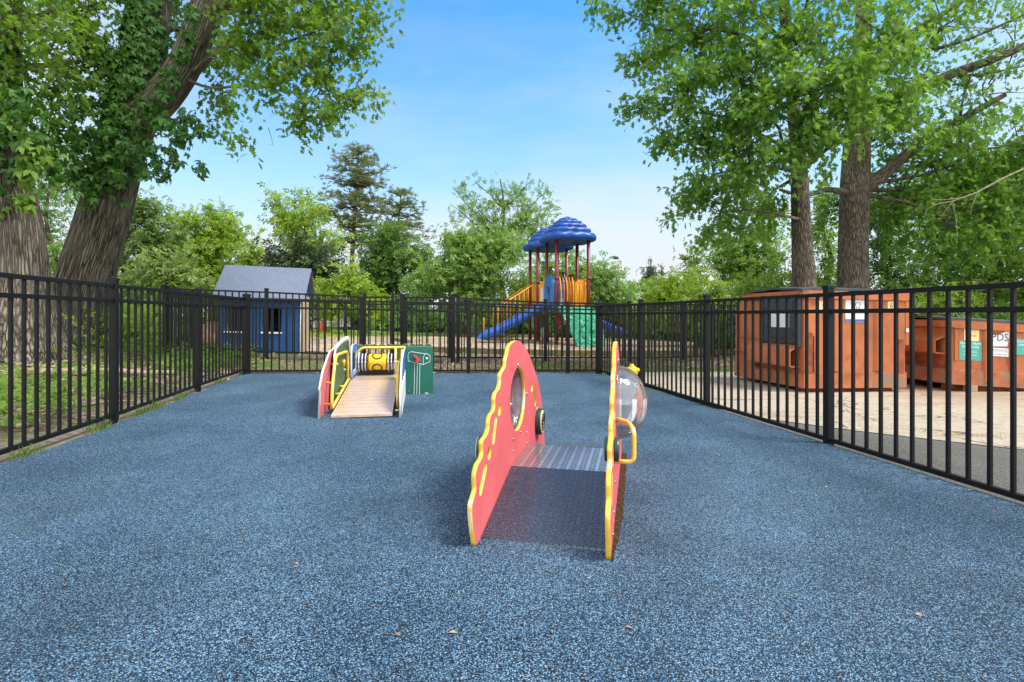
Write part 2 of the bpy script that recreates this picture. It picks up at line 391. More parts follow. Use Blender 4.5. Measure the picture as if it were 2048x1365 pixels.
M['clear'] = mk_clear()
M['mirror'] = paint('polished_steel_mirror', (.62, .64, .66, 1), .10, 1.0, .06, 12)
M['maroon'] = paint('maroon_powder_coat', (.17, .014, .022, 1), .35, 0, .15, 4)
M['slide_blue'] = paint('blue_moulded_plastic', (.012, .10, .46, 1), .32, 0, .12, 3)
M['hood_blue'] = paint('light_blue_moulded_plastic', (.04, .19, .50, 1), .4)
M['roof_blue'] = paint('blue_roof_plastic', (.007, .075, .36, 1), .38, 0, .15, 3)
M['play_yellow'] = paint('amber_moulded_plastic', (.82, .36, .012, 1), .4, 0, .1, 4)
M['play_orange'] = paint('orange_moulded_plastic', (.62, .12, .03, 1), .4)
M['rock_green'] = paint('green_moulded_rock', (.035, .30, .17, 1), .42, 0, .3, 5)
M['white_plastic'] = paint('white_plastic', (.72, .68, .6, 1), .5)
M['deck_brown'] = paint('brown_deck', (.10, .04, .03, 1), .6)
M['shed_blue'] = paint('blue_painted_board', (.003, .060, .195, 1), .6, 0, .15, 5, .2, 60)
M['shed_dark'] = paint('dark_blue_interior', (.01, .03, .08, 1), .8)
M['shed_tan'] = paint('beige_painted_board', (.42, .33, .24, 1), .7, 0, .15, 5)
M['shed_white'] = paint('white_painted_trim', (.74, .74, .72, 1), .6)
M['roofing'] = paint('grey_roofing_felt', (.135, .165, .235, 1), .8, 0, .12, 14, .35, 160)
M['orange'] = paint('orange_bin_paint', (.41, .13, .05, 1), .55, 0, .2, 3, .2, 80, ((.28, .085, .04, 1), 5.5, .56), .3)
M['orange_rust'] = paint('rusty_orange_bin_paint', (.27, .07, .03, 1), .7, 0, .4, 5, .3, 80, ((.12, .05, .03, 1), 7, .52), .3)
M['scuff'] = paint('scuffed_lower_paint', (.40, .13, .055, 1), .7, 0, .35, 5, .3, 80, ((.24, .17, .11, 1), 2.2, .5), .3)
M['lid'] = paint('dark_grey_lid', (.045, .05, .056, 1), .55, 0, .3, 9, .2, 60)
M['door_gray'] = paint('charcoal_plastic_door', (.035, .045, .058, 1), .5, 0, .2, 9)
M['sign_white'] = paint('white_sticker', (.66, .68, .70, 1), .5, 0, .1, 20)
M['sign_yellow'] = paint('pale_yellow_sticker', (.78, .60, .27, 1), .5, 0, .1, 20)
M['sign_teal'] = paint('teal_sticker', (.06, .36, .29, 1), .5, 0, .1, 20)
M['sign_blue'] = paint('blue_print', (.06, .12, .35, 1), .5)
M['ink'] = paint('dark_print', (.05, .055, .07, 1), .6)
M['ink_gray'] = paint('grey_print', (.28, .3, .34, 1), .6)
M['ink_white'] = paint('white_print', (.75, .78, .76, 1), .6)
M['ink_red'] = paint('red_print', (.6, .08, .03, 1), .6)
M['timber'] = paint('mossy_edging_timber', (.15, .135, .06, 1), .9, 0, .4, 7, .4, 60)
M['stone'] = paint('tan_boulder_stone', (.34, .22, .15, 1), .9, 0, .45, 9, .7, 40)
M['galv'] = paint('galvanised_steel', (.42, .43, .43, 1), .5, .5, .15, 5)
M['deadwood'] = paint('dead_wood', (.30, .235, .165, 1), .9, 0, .4, 25)
M['cone'] = paint('orange_cone', (.75, .11, .025, 1), .5)
M['wall_gray'] = paint('weathered_grey_boards', (.33, .32, .29, 1), .85, 0, .25, 7)
M['bark_ridge'] = barkmat('furrowed_bark', (.026, .020, .015, 1), (.26, .225, .178, 1), 27, 1.7, 1.0)
M['bark_oak'] = barkmat('grey_oak_bark', (.04, .03, .022, 1), (.27, .228, .18, 1), 30, 4.5, .9)
M['bark_bg'] = barkmat('dull_bark', (.045, .032, .025, 1), (.17, .125, .095, 1), 9, 2.5, .6)
M['twig'] = paint('twig_bark', (.075, .06, .048, 1), .9, 0, .3, 6)
G = lambda *a: tuple(a)
M['leaf_left'] = leafmat('sunlit_oak_leaves', G(.03, .085, .01), G(.155, .275, .025), G(.30, .50, .03), .45)
M['leaf_oak'] = leafmat('oak_leaves', G(.038, .11, .018), G(.17, .32, .05), G(.29, .52, .04), .46)
M['leaf_ivy'] = leafmat('creeper_leaves', G(.02, .075, .014), G(.085, .205, .032), G(.13, .32, .035), .34, .5)
M['leaf_young'] = leafmat('young_creeper_leaves', G(.08, .17, .02), G(.17, .29, .035), G(.24, .42, .03), .4)
M['leaf_light'] = leafmat('light_green_leaves', G(.13, .22, .025), G(.35, .48, .06), G(.40, .58, .05), .44)
M['leaf_mid'] = leafmat('mid_green_leaves', G(.075, .16, .022), G(.25, .40, .07), G(.33, .52, .05), .44)
M['leaf_soft'] = leafmat('soft_green_leaves', G(.09, .18, .04), G(.29, .44, .12), G(.32, .52, .08), .44)
M['leaf_dark'] = leafmat('dark_green_leaves', G(.04, .10, .02), G(.14, .26, .05), G(.19, .35, .035), .40)
M['needle'] = leafmat('pine_needles', G(.09, .13, .045), G(.27, .31, .125), G(.25, .31, .09), .38)
M['needle_mid'] = leafmat('evergreen_sprays', G(.065, .12, .03), G(.20, .30, .085), G(.22, .34, .06), .35)
M['needle_yellow'] = leafmat('yellow_green_sprays', G(.10, .16, .035), G(.28, .36, .10), G(.28, .38, .08), .35)
M['needle_dark'] = leafmat('cedar_sprays', G(.03, .055, .025), G(.09, .13, .055), G(.09, .13, .04), .25)
M['leaf_grass'] = leafmat('grass_blades', G(.06, .11, .018), G(.17, .26, .05), G(.2, .32, .05), .35)
# ================================================================== foliage engine
def fast_mesh(name, V, faces_list):
    """V (n,3); faces_list: list of integer arrays (k, corners)"""
    me = bpy.data.meshes.new(name)
    me.vertices.add(len(V)); me.vertices.foreach_set('co', V.astype(np.float32).ravel())
    loops = np.concatenate([f.ravel() for f in faces_list]).astype(np.int32)
    tot = np.concatenate([np.full(len(f), f.shape[1], np.int32) for f in faces_list])
    start = np.concatenate([[0], np.cumsum(tot)[:-1]]).astype(np.int32)
    me.loops.add(len(loops)); me.loops.foreach_set('vertex_index', loops)
    me.polygons.add(len(tot)); me.polygons.foreach_set('loop_start', start); me.polygons.foreach_set('loop_total', tot)
    me.update(calc_edges=True); return me
def T_oak():
    half = [(.16, .10), (.09, .24), (.37, .36), (.12, .48), (.34, .68), (.085, .75)]
    V = [(0, 0, 0), (0, .25, 0), (0, .5, -.01), (0, .75, -.04), (0, 1, -.12)]
    tri = []; quad = []
    for s in (1, -1):
        b = len(V)
        for x, y in half: V.append((s*x, y, .32*x-.10*y*y-.35*x*x))
        q = [b+i for i in range(6)]
        t = [(0, q[0], q[1]), (0, q[1], 1), (q[1], q[2], q[3]), (q[3], q[4], q[5]), (3, q[5], 4)]
        u = [(1, q[1], q[3], 2), (2, q[3], q[5], 3)]
        if s < 0: t = [x[::-1] for x in t]; u = [x[::-1] for x in u]
        tri += t; quad += u
    return np.array(V), np.array(tri), np.array(quad)
def T_ovate(w=.28, fold=.25, droop=.2):
    V = [(0, 0, 0), (w*.85, .3, fold*w), (w*.8, .62, fold*w-droop*.3), (0, 1, -droop), (-w*.8, .62, fold*w-droop*.3), (-w*.85, .3, fold*w), (0, .45, -droop*.15)]
    return np.array(V), np.array([(0, 1, 6), (2, 3, 6), (3, 4, 6), (5, 0, 6), (1, 2, 6), (4, 5, 6)]), None
def T_multi(base, placements):
    bv, bt, _ = base; V = []; Fs = []
    for (ang, tilt, sc, off) in placements:
        c, s = math.cos(ang), math.sin(ang); ct, st = math.cos(tilt), math.sin(tilt)
        v = bv*sc; y = v[:, 1]*ct-v[:, 2]*st; z = v[:, 1]*st+v[:, 2]*ct
        v = np.stack([v[:, 0]*c+y*s, -v[:, 0]*s+y*c, z], 1)+np.array(off)
        Fs.append(bt+sum(len(x) for x in V)); V.append(v)
    return np.concatenate(V), np.concatenate(Fs), None
def T_simple(w=.3): return np.array([(0, 0, 0), (w, .5, .08), (0, 1, -.1), (-w, .5, .08)]), np.array([(0, 1, 2), (0, 2, 3)]), None
TEMPL = {'oak': T_oak(), 'ovate': T_ovate(),
         'creeper': T_multi(T_ovate(.27, .2, .25), [(0, -.3, 1, (0, .05, 0)), (1.0, -.3, .85, (.03, 0, 0)), (-1.0, -.3, .85, (-.03, 0, 0)), (2.0, -.35, .6, (.03, -.02, 0)), (-2.0, -.35, .6, (-.03, -.02, 0))]),
         'simple': T_simple(), 'narrow': T_simple(.16),
         'sprig': T_multi(T_simple(.24), [(0, -.1, .62, (0, .38, 0)), (.8, -.15, .55, (.02, .22, 0)), (-.8, .05, .55, (-.02, .22, 0)), (1.2, 0, .45, (0, .03, 0)), (-1.2, -.2, .45, (0, .03, 0))]),
         'tuft': T_multi(T_simple(.10), [(0, .2, 1, (0, 0, 0)), (.6, .1, .9, (0, 0, 0)), (-.6, 0, .9, (0, 0, 0)), (1.2, .3, .8, (0, 0, 0)), (-1.2, .3, .8, (0, 0, 0)), (.2, .9, .8, (0, 0, 0)), (3.0, .9, .6, (0, 0, 0))]),
         'blade': (np.array([(-.035, 0, 0), (.035, 0, 0), (.028, .55, -.03), (-.028, .55, -.03), (0, 1, -.22)]), np.array([(3, 2, 4)]), np.array([(0, 1, 2, 3)]))}
def unit(a): return a/np.maximum(1e-9, np.linalg.norm(a, axis=1, keepdims=True))
def leaves(name, P, T, Nn, S, templ):
    tv, tt, tq = TEMPL[templ]
    T = unit(T); Nn = unit(Nn-T*np.sum(Nn*T, 1, keepdims=True)); B = np.cross(T, Nn)
    k = len(tv)
    V = (B[:, None, :]*tv[None, :, 0:1]+T[:, None, :]*tv[None, :, 1:2]+Nn[:, None, :]*tv[None, :, 2:3])*S[:, None, None]+P[:, None, :]
    off = (np.arange(len(P))*k)[:, None, None]
    fl = [(tt[None]+off).reshape(-1, 3)]
    if tq is not None: fl.append((tq[None]+off).reshape(-1, 4))
    return fast_mesh(name, V.reshape(-1, 3), fl)
def rnd(n): return unit(rng.normal(size=(n, 3)))
def blob_twigs(blobs, dens, per, bias=2.4, clump=0, ct=-.55):
    """blobs: (centre, (rx,ry,rz), weight). dens = twigs per square metre of blob silhouette. Returns twig tips, outward directions, blob ids."""
    P = []; O = []; I = []
    for i, (c, r, w) in enumerate(blobs):
        r = np.array(r, float); n = max(4, int(dens*w*math.pi*r[0]*r[2]))
        d = rnd(n); lump = 1+.22*np.sin(d[:, 0]*5+i*1.7)*np.sin(d[:, 1]*4+i)+.16*np.sin(d[:, 2]*7+i*2.1)
        rad = rng.random(n)**(1/bias)*lump*(1+.12*rng.normal(size=n).clip(-1.5, 2))
        P.append(np.array(c)+d*r*rad[:, None]); O.append(d); I.append(np.full(n, i))
    P, O, I = np.concatenate(P), np.concatenate(O), np.concatenate(I)
    if clump:
        k = np.sin(P[:, 0]*clump+1.3*np.sin(P[:, 2]*clump*.7))+np.sin(P[:, 1]*clump*1.1+P[:, 0]*1.7)+np.sin(P[:, 2]*clump*1.25-P[:, 0]*clump*.5+2)
        ok = k+rng.normal(size=len(P))*.55 > ct; P, O, I = P[ok], O[ok], I[ok]
    return P, O, I
def spray(P, O, per, length, size, droop=.35, flat=.8, jit=.5):
    """leaves set along short twigs"""
    n = len(P); ax = unit(O+rnd(n)*jit+np.array([0, 0, -droop]))
    k = np.tile(np.arange(per), n); idx = np.repeat(np.arange(n), per)
    t = (k+rng.random(n*per))/per
    pos = P[idx]+ax[idx]*(length*(t-.5))[:, None]+rng.normal(size=(n*per, 3))*length*.16
    T = unit(ax[idx]*.5+rnd(n*per)*.85+np.array([0, 0, -droop*.8]))
    Nn = unit(np.array([0, 0, 1.])*flat+rnd(n*per)*.75)
    S = size*(.65+.6*rng.random(n*per))
    return pos, T, Nn, S
def tree_crown(name, parent, blobs, mat, leaf='oak', size=.15, dens=14, per=7, length=.45, droop=.35, flat=.8, bias=2.4, jit=.5, clump=0, ct=-.55):
    P, O, I = blob_twigs(blobs, dens, per, bias, clump, ct)
    me = leaves(name, *spray(P, O, per, length, size, droop, flat, jit), leaf)
    return link(name, me, mat, parent), P, I
def trunk_mesh(path, rad, n=24, rough=.06, flare=None, seed=0, step=.25):
    """path of points, radii; returns MB-like mesh with 'bark' attribute"""
    pts = [Vector(p) for p in path]; out = []; rr = []
    for i in range(len(pts)-1):
        p0, p1, p2, p3 = pts[max(i-1, 0)], pts[i], pts[i+1], pts[min(i+2, len(pts)-1)]
        m = max(2, int((p2-p1).length/step))
        for j in range(m):
            t = j/m
            out.append(.5*((2*p1)+(-p0+p2)*t+(2*p0-5*p1+4*p2-p3)*t*t+(-p0+3*p1-3*p2+p3)*t**3)); rr.append(rad[i]*(1-t)+rad[i+1]*t)
    out.append(pts[-1]); rr.append(rad[-1])
    V = []; A = []; Fs = []; ln = 0; prev = None; r0 = rad[0]
    for i, p in enumerate(out):
        t = (out[min(i+1, len(out)-1)]-out[max(i-1, 0)]).normalized()
        if i: ln += (p-out[i-1]).length
        if prev is None: prev = t.cross(Vector((0, 1, .01))).normalized()
        e1 = (prev-t*prev.dot(t)).normalized(); e2 = t.cross(e1); prev = e1
        for k in range(n):
            q = 2*math.pi*k/n
            w = 1+rough*(math.sin(3*q+seed+ln*.6)*.5+math.sin(5*q+seed*2-ln*.9)*.35+math.sin(9*q+ln*1.7+seed)*.3)
            if flare: w += flare*math.exp(-ln*2.2)*(1+.8*math.sin(5*q+seed))
            V.append(p+rr[i]*w*(math.cos(q)*e1+math.sin(q)*e2)); rq = max(r0*.35, rr[i])
            A.append((math.cos(q)*rq+seed, math.sin(q)*rq, ln+seed*3))
    for i in range(len(out)-1):
        for k in range(n):
            a, c = i*n+k, i*n+(k+1) % n; Fs.append((a, c, c+n, a+n))
    b = (len(out)-1)*n; Fs.append(tuple(b+k for k in range(n)))
    return V, Fs, A
def trunk_obj(name, mat, parent, limbs, n=20):
    """limbs: list of (path, radii, n, rough, flare, seed)"""
    V = []; Fs = []; A = []
    for (path, rad, nn, rough, flare, seed) in limbs:
        v, f, a = trunk_mesh(path, rad, nn, rough, flare, seed); b = len(V)
        V += v; A += a; Fs += [tuple(b+i for i in x) for x in f]
    me = bpy.data.meshes.new(name); me.from_pydata(V, [], Fs)
    at = me.attributes.new('bark', 'FLOAT_VECTOR', 'POINT'); at.data.foreach_set('vector', np.array(A, np.float32).ravel())
    return link(name, me, mat, parent, True)
def crook(a, b, k=3, amp=.08, seed=0):
    a, b = Vector(a), Vector(b); r = random.Random(seed); L_ = (b-a).length
    return [a]+[a.lerp(b, i/(k+1))+Vector((r.uniform(-1, 1), r.uniform(-1, 1), r.uniform(-.4, 1)))*amp*L_ for i in range(1, k+1)]+[b]
def twig_mesh(pairs, r0, r1, seed=0, n=5):
    mb = MB()
    for i, (a, b) in enumerate(pairs):
        p = crook(a, b, 2, .07, seed+i); m = len(p); mb.tube(p, [r0+(r1-r0)*j/(m-1) for j in range(m)], n, False)
    return mb
def pxblobs(lst, depth=.75):
    """blobs from (px,py,rpx,d[,w]) measured on the photo"""
    out = []
    for q in lst:
        px, py, rp, d = q[:4]; r = rp/F*d; out.append((W(px, py, d), (r, r*depth, r), q[4] if len(q) > 4 else 1))
    return out

# ================================================================== ground sheets
def sheet(name, poly, dz, mat, step=.5, kind='structure', skirt=0):
    bd = []
    for i, p in enumerate(poly):
        q = poly[(i+1) % len(poly)]; n = max(1, int(math.dist(p, q)/step))
        bd += [(p[0]+(q[0]-p[0])*j/n, p[1]+(q[1]-p[1])*j/n) for j in range(n)]
    xs = [p[0] for p in bd]; ys = [p[1] for p in bd]
    def inside(x, y):
        c = False; n = len(poly)
        for i in range(n):
            (x1, y1), (x2, y2) = poly[i], poly[(i+1) % n]
            if (y1 > y) != (y2 > y) and x < (x2-x1)*(y-y1)/(y2-y1)+x1: c = not c
        return c
    pts = list(bd); x = min(xs)+step*.5
    while x < max(xs):
        y = min(ys)+step*.5
        while y < max(ys):
            if inside(x, y): pts.append((x+random.uniform(-.05, .05)*step, y+random.uniform(-.05, .05)*step))
            y += step
        x += step
    n = len(bd)
    vs, es, fs, *_ = geometry.delaunay_2d_cdt([Vector(p) for p in pts], [(i, (i+1) % n) for i in range(n)], [], 1, 1e-5)
    V = [(v.x, v.y, gz(v.x, v.y)+dz) for v in vs]; Fs = [tuple(f) for f in fs]
    me = bpy.data.meshes.new(name); me.from_pydata(V, [], Fs)
    bm = bmesh.new(); bm.from_mesh(me)
    bmesh.ops.recalc_face_normals(bm, faces=bm.faces)
    if sum(f.normal.z for f in bm.faces) < 0: bmesh.ops.reverse_faces(bm, faces=bm.faces)
    if skirt:
        ret = bmesh.ops.extrude_edge_only(bm, edges=[e for e in bm.edges if len(e.link_faces) == 1])
        for v in [g for g in ret['geom'] if isinstance(g, bmesh.types.BMVert)]: v.co.z -= skirt
    bm.to_mesh(me); bm.free()
    o = link(name, me, mat); return tag(o, kind=kind)
def lfx(y): return -3.47-.1706*(y-4.75)      # left fence line
def rfx(y): return 2.44-.1706*(y-4.2)        # right fence line
def bfy(x): return 8.33+(x+4.08)*.2084       # back fence line
# base terrain, reaching the horizon
def terrain():
    ax = [-400, -200, -110, -70, -45, -30, -22]+[-16+.8*i for i in range(41)]+[20, 26, 34, 48, 75, 120, 220, 400]
    ay = [-60, -30, -15, -8]+[-4+.8*i for i in range(40)]+[30, 34, 40, 50, 65, 90, 130, 200, 320, 500]
    V = [(x, y, gz(x, y)-.035) for y in ay for x in ax]; n = len(ax)
    Fs = [(j*n+i, j*n+i+1, (j+1)*n+i+1, (j+1)*n+i) for j in range(len(ay)-1) for i in range(n-1)]
    me = bpy.data.meshes.new('ground'); me.from_pydata(V, [], Fs)
    tag(link('ground', me, M['far_ground'], smooth=True), kind='structure')
terrain()
jr = random.Random(3)
left_edge = [(lfx(y)+.07+jr.uniform(-.035, .045), y) for y in [8.05-.22*i for i in range(50)]]
back_edge = [(x, bfy(x)-.17+jr.uniform(-.02, .02)) for x in [-3.98+.45*i for i in range(13)]]
back_edge[-1] = (1.40, bfy(1.4)-.17)
right_edge = [(rfx(y)-.02+(.0 if y < 7 else -.04), y) for y in [9.0-.6*i for i in range(21)]]
sheet('play_surface', left_edge[::-1]+back_edge+right_edge, 0, M['rubber'], .5, skirt=.05)
# packed dirt margin on the left and the litter slope under the trees
sheet('dirt_margin', [(lfx(-2)-.30, -2), (lfx(-2)+.5, -2), (lfx(8.4)+.4, 8.4), (1.5, bfy(1.5)-.3), (1.5, bfy(1.5)+.28), (-4.0, bfy(-4)+.28), (lfx(8.3)-.35, 8.2), (lfx(5)-.22, 5), (lfx(3.5)-.55, 3.5)], -.026, M['dirt'], .5)
sheet('litter_slope', [(-16, -2), (lfx(-2)-.2, -2), (lfx(8)-.2, 8), (-4.3, 8.75), (1.6, 9.9), (2.2, 9.95), (2.9, 10.2), (5.2, 11.4), (5.6, 13.6), (-1, 12.6), (-3, 12.7), (-8, 13.2), (-16, 13)], -.031, M['litter'], .8)
sheet('kerb_strip', [(-4.35, 8.72), (-4.25, 8.50), (1.62, 9.70), (1.7, 9.95)], -.012, M['kerb'], .4)
sheet('mulch_bed', [(-6.3, 12.4), (-4, 11.7), (-1.2, 11.6), (1.5, 12.6), (5.2, 13.4), (7.5, 15), (8.5, 18.5), (6.5, 22), (3, 22.6), (-2.0, 21.8), (-3.4, 19.2), (-5.2, 17.6), (-7, 15)], -.018, M['chips'], .7)
sheet('lawn', [(-30, 13.2), (-8, 13.1), (-6.4, 14.8), (-5.2, 17.4), (-3.4, 19.0), (-2.2, 21.2), (-4, 23), (-9, 27), (-30, 34)], -.024, M['lawn'], 1.2)
sheet('path', [(-9.5, 25.0), (-5.5, 22.6), (-2.2, 21.9), (.2, 21.9), (.3, 22.7), (-2.0, 22.9), (-5.2, 23.8), (-9.2, 26.6)], -.014, M['kerb'], .6)
sheet('concrete_pad', [(2.35, 5.38), (3.05, 4.72), (4.1, 3.95), (6, 3.1), (14, .5), (14, 9.6), (8.6, 10.1), (5, 10.0), (2.9, 9.75), (1.62, 9.5), (1.92, 7.8)], -.012, M['concrete'], .5)
sheet('asphalt_strip', [(rfx(5.9)+.02, 5.9), (rfx(-3)+.02, -3), (14, -3), (14, .9), (6, 3.5), (4.2, 4.25), (3.1, 5.0), (2.42, 5.6)], -.018, M['asphalt'], .5)

# ================================================================== fences
def fence(name, label, pts, zt, cap=True, gaps=15, parts=('post', 'fence_panel'), group=None, clear=.03, topdrop=.053, skip=()):
    root = thing(name, label, 'fence', (pts[0][0], pts[0][1], gz(*pts[0])), group)
    ztf = zt if callable(zt) else (lambda x, y: zt)
    for i, (x, y) in enumerate(pts):
        q = pts[min(i+1, len(pts)-1)]; p = pts[max(i-1, 0)]
        d = Vector((q[0]-p[0], q[1]-p[1], 0)).normalized(); nn = Vector((-d.y, d.x, 0))
        z0, z1 = gz(x, y)-.06, ztf(x, y); h = .0285
        mb = MB(); mb.box((x, y, (z0+z1)/2), d*h, nn*h, (0, 0, (z1-z0)/2)); po = mb.build('post', M['fence'], root, bevel=.003)
        mb = MB(); c = Vector((x, y, z1)); k = h+.0045
        mb.box(c+Vector((0, 0, .004)), d*k, nn*k, (0, 0, .009))
        b = [c+Vector((0, 0, .013))+a*d*k+e*nn*k for a, e in ((-1, -1), (1, -1), (1, 1), (-1, 1))]; t = [c+Vector((0, 0, .026))+a*d*k*.3+e*nn*k*.3 for a, e in ((-1, -1), (1, -1), (1, 1), (-1, 1))]
        mb.add(b+t, [(0, 1, 5, 4), (1, 2, 6, 5), (2, 3, 7, 6), (3, 0, 4, 7), (4, 5, 6, 7)]); mb.build('post_cap', M['fence'], po)
    for i in range(len(pts)-1):
        if i in skip: continue
        panel(root, pts[i], pts[i+1], ztf, gaps if not isinstance(gaps, (list, tuple)) else gaps[i], clear, topdrop)
    return root
def panel(root, A, B, ztf, gaps, clear=.03, topdrop=.053, inset=.0285, name='fence_panel'):
    a, b = Vector((*A, 0)), Vector((*B, 0)); d = (b-a).normalized(); nn = Vector((-d.y, d.x, 0)); ln = (b-a).length
    za, zb = ztf(*A), ztf(*B); ga, gb = gz(*A), gz(*B)
    top = lambda t: za+(zb-za)*t-topdrop
    bot = lambda t: ga+(gb-ga)*t+clear
    mb = MB(); h = .0095
    for k in range(1, gaps):
        t = k/gaps; p = a.lerp(b, t)
        z0, z1 = bot(t)+.003, top(t)-.013
        mb.box(Vector((p.x, p.y, (z0+z1)/2)), d*h, nn*h, (0, 0, (z1-z0)/2))
    pn = mb.build(name, M['fence'], root)
    t0, t1 = inset/ln, 1-inset/ln
    for nm, zf, hh, hw in (('rail', top, .0155, .0165), ('rail', lambda t: top(t)-.128, .0155, .0165), ('rail', bot, .0155, .0165)):
        p, q = a.lerp(b, t0), a.lerp(b, t1); p.z = zf(t0); q.z = zf(t1)
        mb = MB(); ax = (q-p)/2; mb.box((p+q)/2, ax, nn*hw, (0, 0, hh)); mb.build(nm, M['fence'], pn, bevel=.002)
    return pn
LP = [(lfx(y), y) for y in (1.15, 2.95, 4.75, 6.55, 8.33)]
fence('picket_fence', 'black metal picket fence along the left edge of the blue surface, before the ivy trees', LP, 1.325, clear=.055, group='picket fences round the blue play surface')
RP = [(rfx(y), y) for y in (.62, 2.42, 4.2, 5.98, 7.75, 9.5)]
fence('picket_fence', 'black metal picket fence between the blue surface and the orange dumpsters', RP, 1.227, clear=.03, group='picket fences round the blue play surface')
a0, a1 = Vector((-4.08+.035, bfy(-4.045), 0)), Vector((1.534-.035, 9.5-.007, 0))
BP = [(-4.08+.979*s, 8.33+.204*s) for s in (.045, 1.711, 3.43, 5.15, 5.69)]
fence('picket_fence', 'black metal picket fence across the back of the blue surface, behind the roller ramp', BP, lambda x, y: 1.325-(x+4.08)/5.614*.098, gaps=[15, 15, 15, 5], clear=.03, group='picket fences round the blue play surface')
# outer fence round the mulch playground, with its gate
def oz(x, y): return gz(x, y)+1.19
og = 'picket fences round the mulch playground'
fence('picket_fence', 'black picket fence in front of the blue playhouse, left of the gate', [(-6.5, 10.2), (-4.55, 10.1), (-2.75, 10.15), (-2.23, 10.2)], lambda x, y: {True: 1.57}.get(x < -6, 1.50 if x < -4 else 1.41), gaps=[15, 15, 5], clear=.10, group=og)
fence('picket_fence', 'black picket fence running away beside the boulder, left of the playhouse', [(-6.56, 10.35), (-6.78, 11.6), (-7.1, 13.4), (-7.4, 15.2)], lambda x, y: 1.56, gaps=15, clear=.08, group=og)
fence('picket_fence', 'black picket fence in front of the slides, right of the gate', [(-1.03, 10.4), (.68, 11.1), (2.5, 11.6), (3.75, 11.95), (4.95, 12.7), (6.3, 13.6)], lambda x, y: 1.40 if x < -.5 else (1.335 if x < 1.5 else 1.31), gaps=[15, 15, 11, 12, 13], clear=.07, group=og)
def gate():
    root = thing('picket_gate', 'black picket gate with two heavy posts in the outer fence, left of the slides', 'gate', (-2.03, 10.2, gz(-2.03, 10.2)))
    for (x, y) in ((-2.05, 10.22), (-1.12, 10.33)):
        z0, z1 = gz(x, y)-.05, 1.40; mb = MB(); mb.abox(x-.042, x+.042, y-.042, y+.042, z0, z1); p = mb.build('gate_post', M['fence'], root, bevel=.003)
        mb = MB(); mb.abox(x-.047, x+.047, y-.047, y+.047, z1+.002, z1+.02); mb.build('post_cap', M['fence'], p)
    pn = panel(root, (-2.0, 10.22), (-1.17, 10.32), lambda x, y: 1.385, 8, .09, .03, .03, 'gate_leaf')
    for (x, y) in ((-1.985, 10.222), (-1.185, 10.318)):
        mb = MB(); mb.abox(x-.019, x+.019, y-.019, y+.019, gz(x, y)+.06, 1.375); mb.build('gate_stile', M['fence'], pn)
    mb = MB(); mb.abox(-1.165, -1.14, 10.27, 10.30, .9, 1.02); mb.build('latch', M['black'], root)
gate()
fence('picket_fence', 'distant black picket fence on the lawn beyond the playhouse', [(-10.4, 20.0), (-8.9, 20.3), (-7.3, 20.6), (-5.55, 20.9)], lambda x, y: gz(x, y)+1.18, gaps=13, clear=.1)
# ================================================================== toddler ramp with red wavy boards
LO = lambda d: Vector(((.2257*d-.6606), d, 0))      # inner face line of the left board
UA = Vector((.2257, 1, 0)).normalized(); WA = Vector((UA.y, -UA.x, 0))
def Bfr(off):                     # frame: u = metres ahead of the camera (d), v = across, w = height above ground zero
    def fr(u, v, w):
        p = LO(u)+WA*(off+v); return Vector((p.x, p.y, w))
    return fr
def pxL(px, py): d = 720/(1270-px); return (d, CH-(py-HY)/F*d)
front = [(952.5, 1092), (946.4, 1053), (944.3, 1025), (944.6, 1009), (949, 993.6), (952.5, 979.5), (952, 965.5), (951.6, 951.4), (954.3, 937.3), (957.8, 927.7), (964, 918), (966.6, 904), (966, 886), (969.2, 878.5), (974.7, 870.4), (979, 857), (979.3, 845.2), (982.3, 831.7), (989, 821.6), (990.7, 809.8), (990.4, 798), (993.3, 786.2), (999.2, 777.8), (1002, 764.3), (1002.2, 750.8), (1006.7, 742.4), (1011.8, 732.3), (1012.6, 720.5), (1015.2, 712.1), (1018.5, 695.3), (1024.4, 686.8), (1032.9, 681.8), (1039.6, 683.5), (1048, 691.9), (1058.1, 708.7), (1066.5, 732.3), (1072.4, 749.2), (1077.5, 767.7), (1081.7, 791.3), (1084.2, 813.2), (1086.8, 835.1), (1088, 855.3), (1089, 885.6), (1090.4, 908)]
raw = [pxL(*p) for p in front]
raw[0] = (raw[0][0], .045); raw[-1] = (raw[-1][0], .03)
def cr(pts, k=3):                 # smooth closed-ish polyline
    out = []
    for i in range(len(pts)-1):
        p0, p1, p2, p3 = pts[max(i-1, 0)], pts[i], pts[i+1], pts[min(i+2, len(pts)-1)]
        for j in range(k):
            t = j/k; out.append(tuple(.5*(2*p1[a]+(-p0[a]+p2[a])*t+(2*p0[a]-5*p1[a]+4*p2[a]-p3[a])*t*t+(-p0[a]+3*p1[a]-3*p2[a]+p3[a])*t**3) for a in (0, 1)))
    return out+[pts[-1]]
outline = cr(raw)
ctr = 3.08
holes = [circ(ctr, .544, .178, 40, .20)]
for (u, w, r) in ((2.655, .554, .030), (2.47, .39, .031)): holes += [circ(u, w, r), circ(2*ctr-u-.01, w, r)]
for (a, b, c, e) in ((2.586, .515, 2.545, .435), (2.408, .34, 2.335, .265)): holes += [slot(a, b, c, e, .024), slot(2*ctr-a, b, 2*ctr-c, e, .024)]
TH, WD = .020, .532
tr = thing('toddler_ramp', 'toddler crawl ramp of perforated steel between two wavy edged red boards', 'play ramp', (*LO(3.1).xy, gz(*LO(3.1).xy)))
def side_board(off, holes_, nm, lab):
    me = plate(outline, holes_, TH, Bfr(off)); o = link('side_board', me, [M['red'], M['yellow_core']], tr)
    o['label'] = lab; return o
lb = side_board(-TH/2, holes, 'l', 'left red board with a shallow clear dish window')
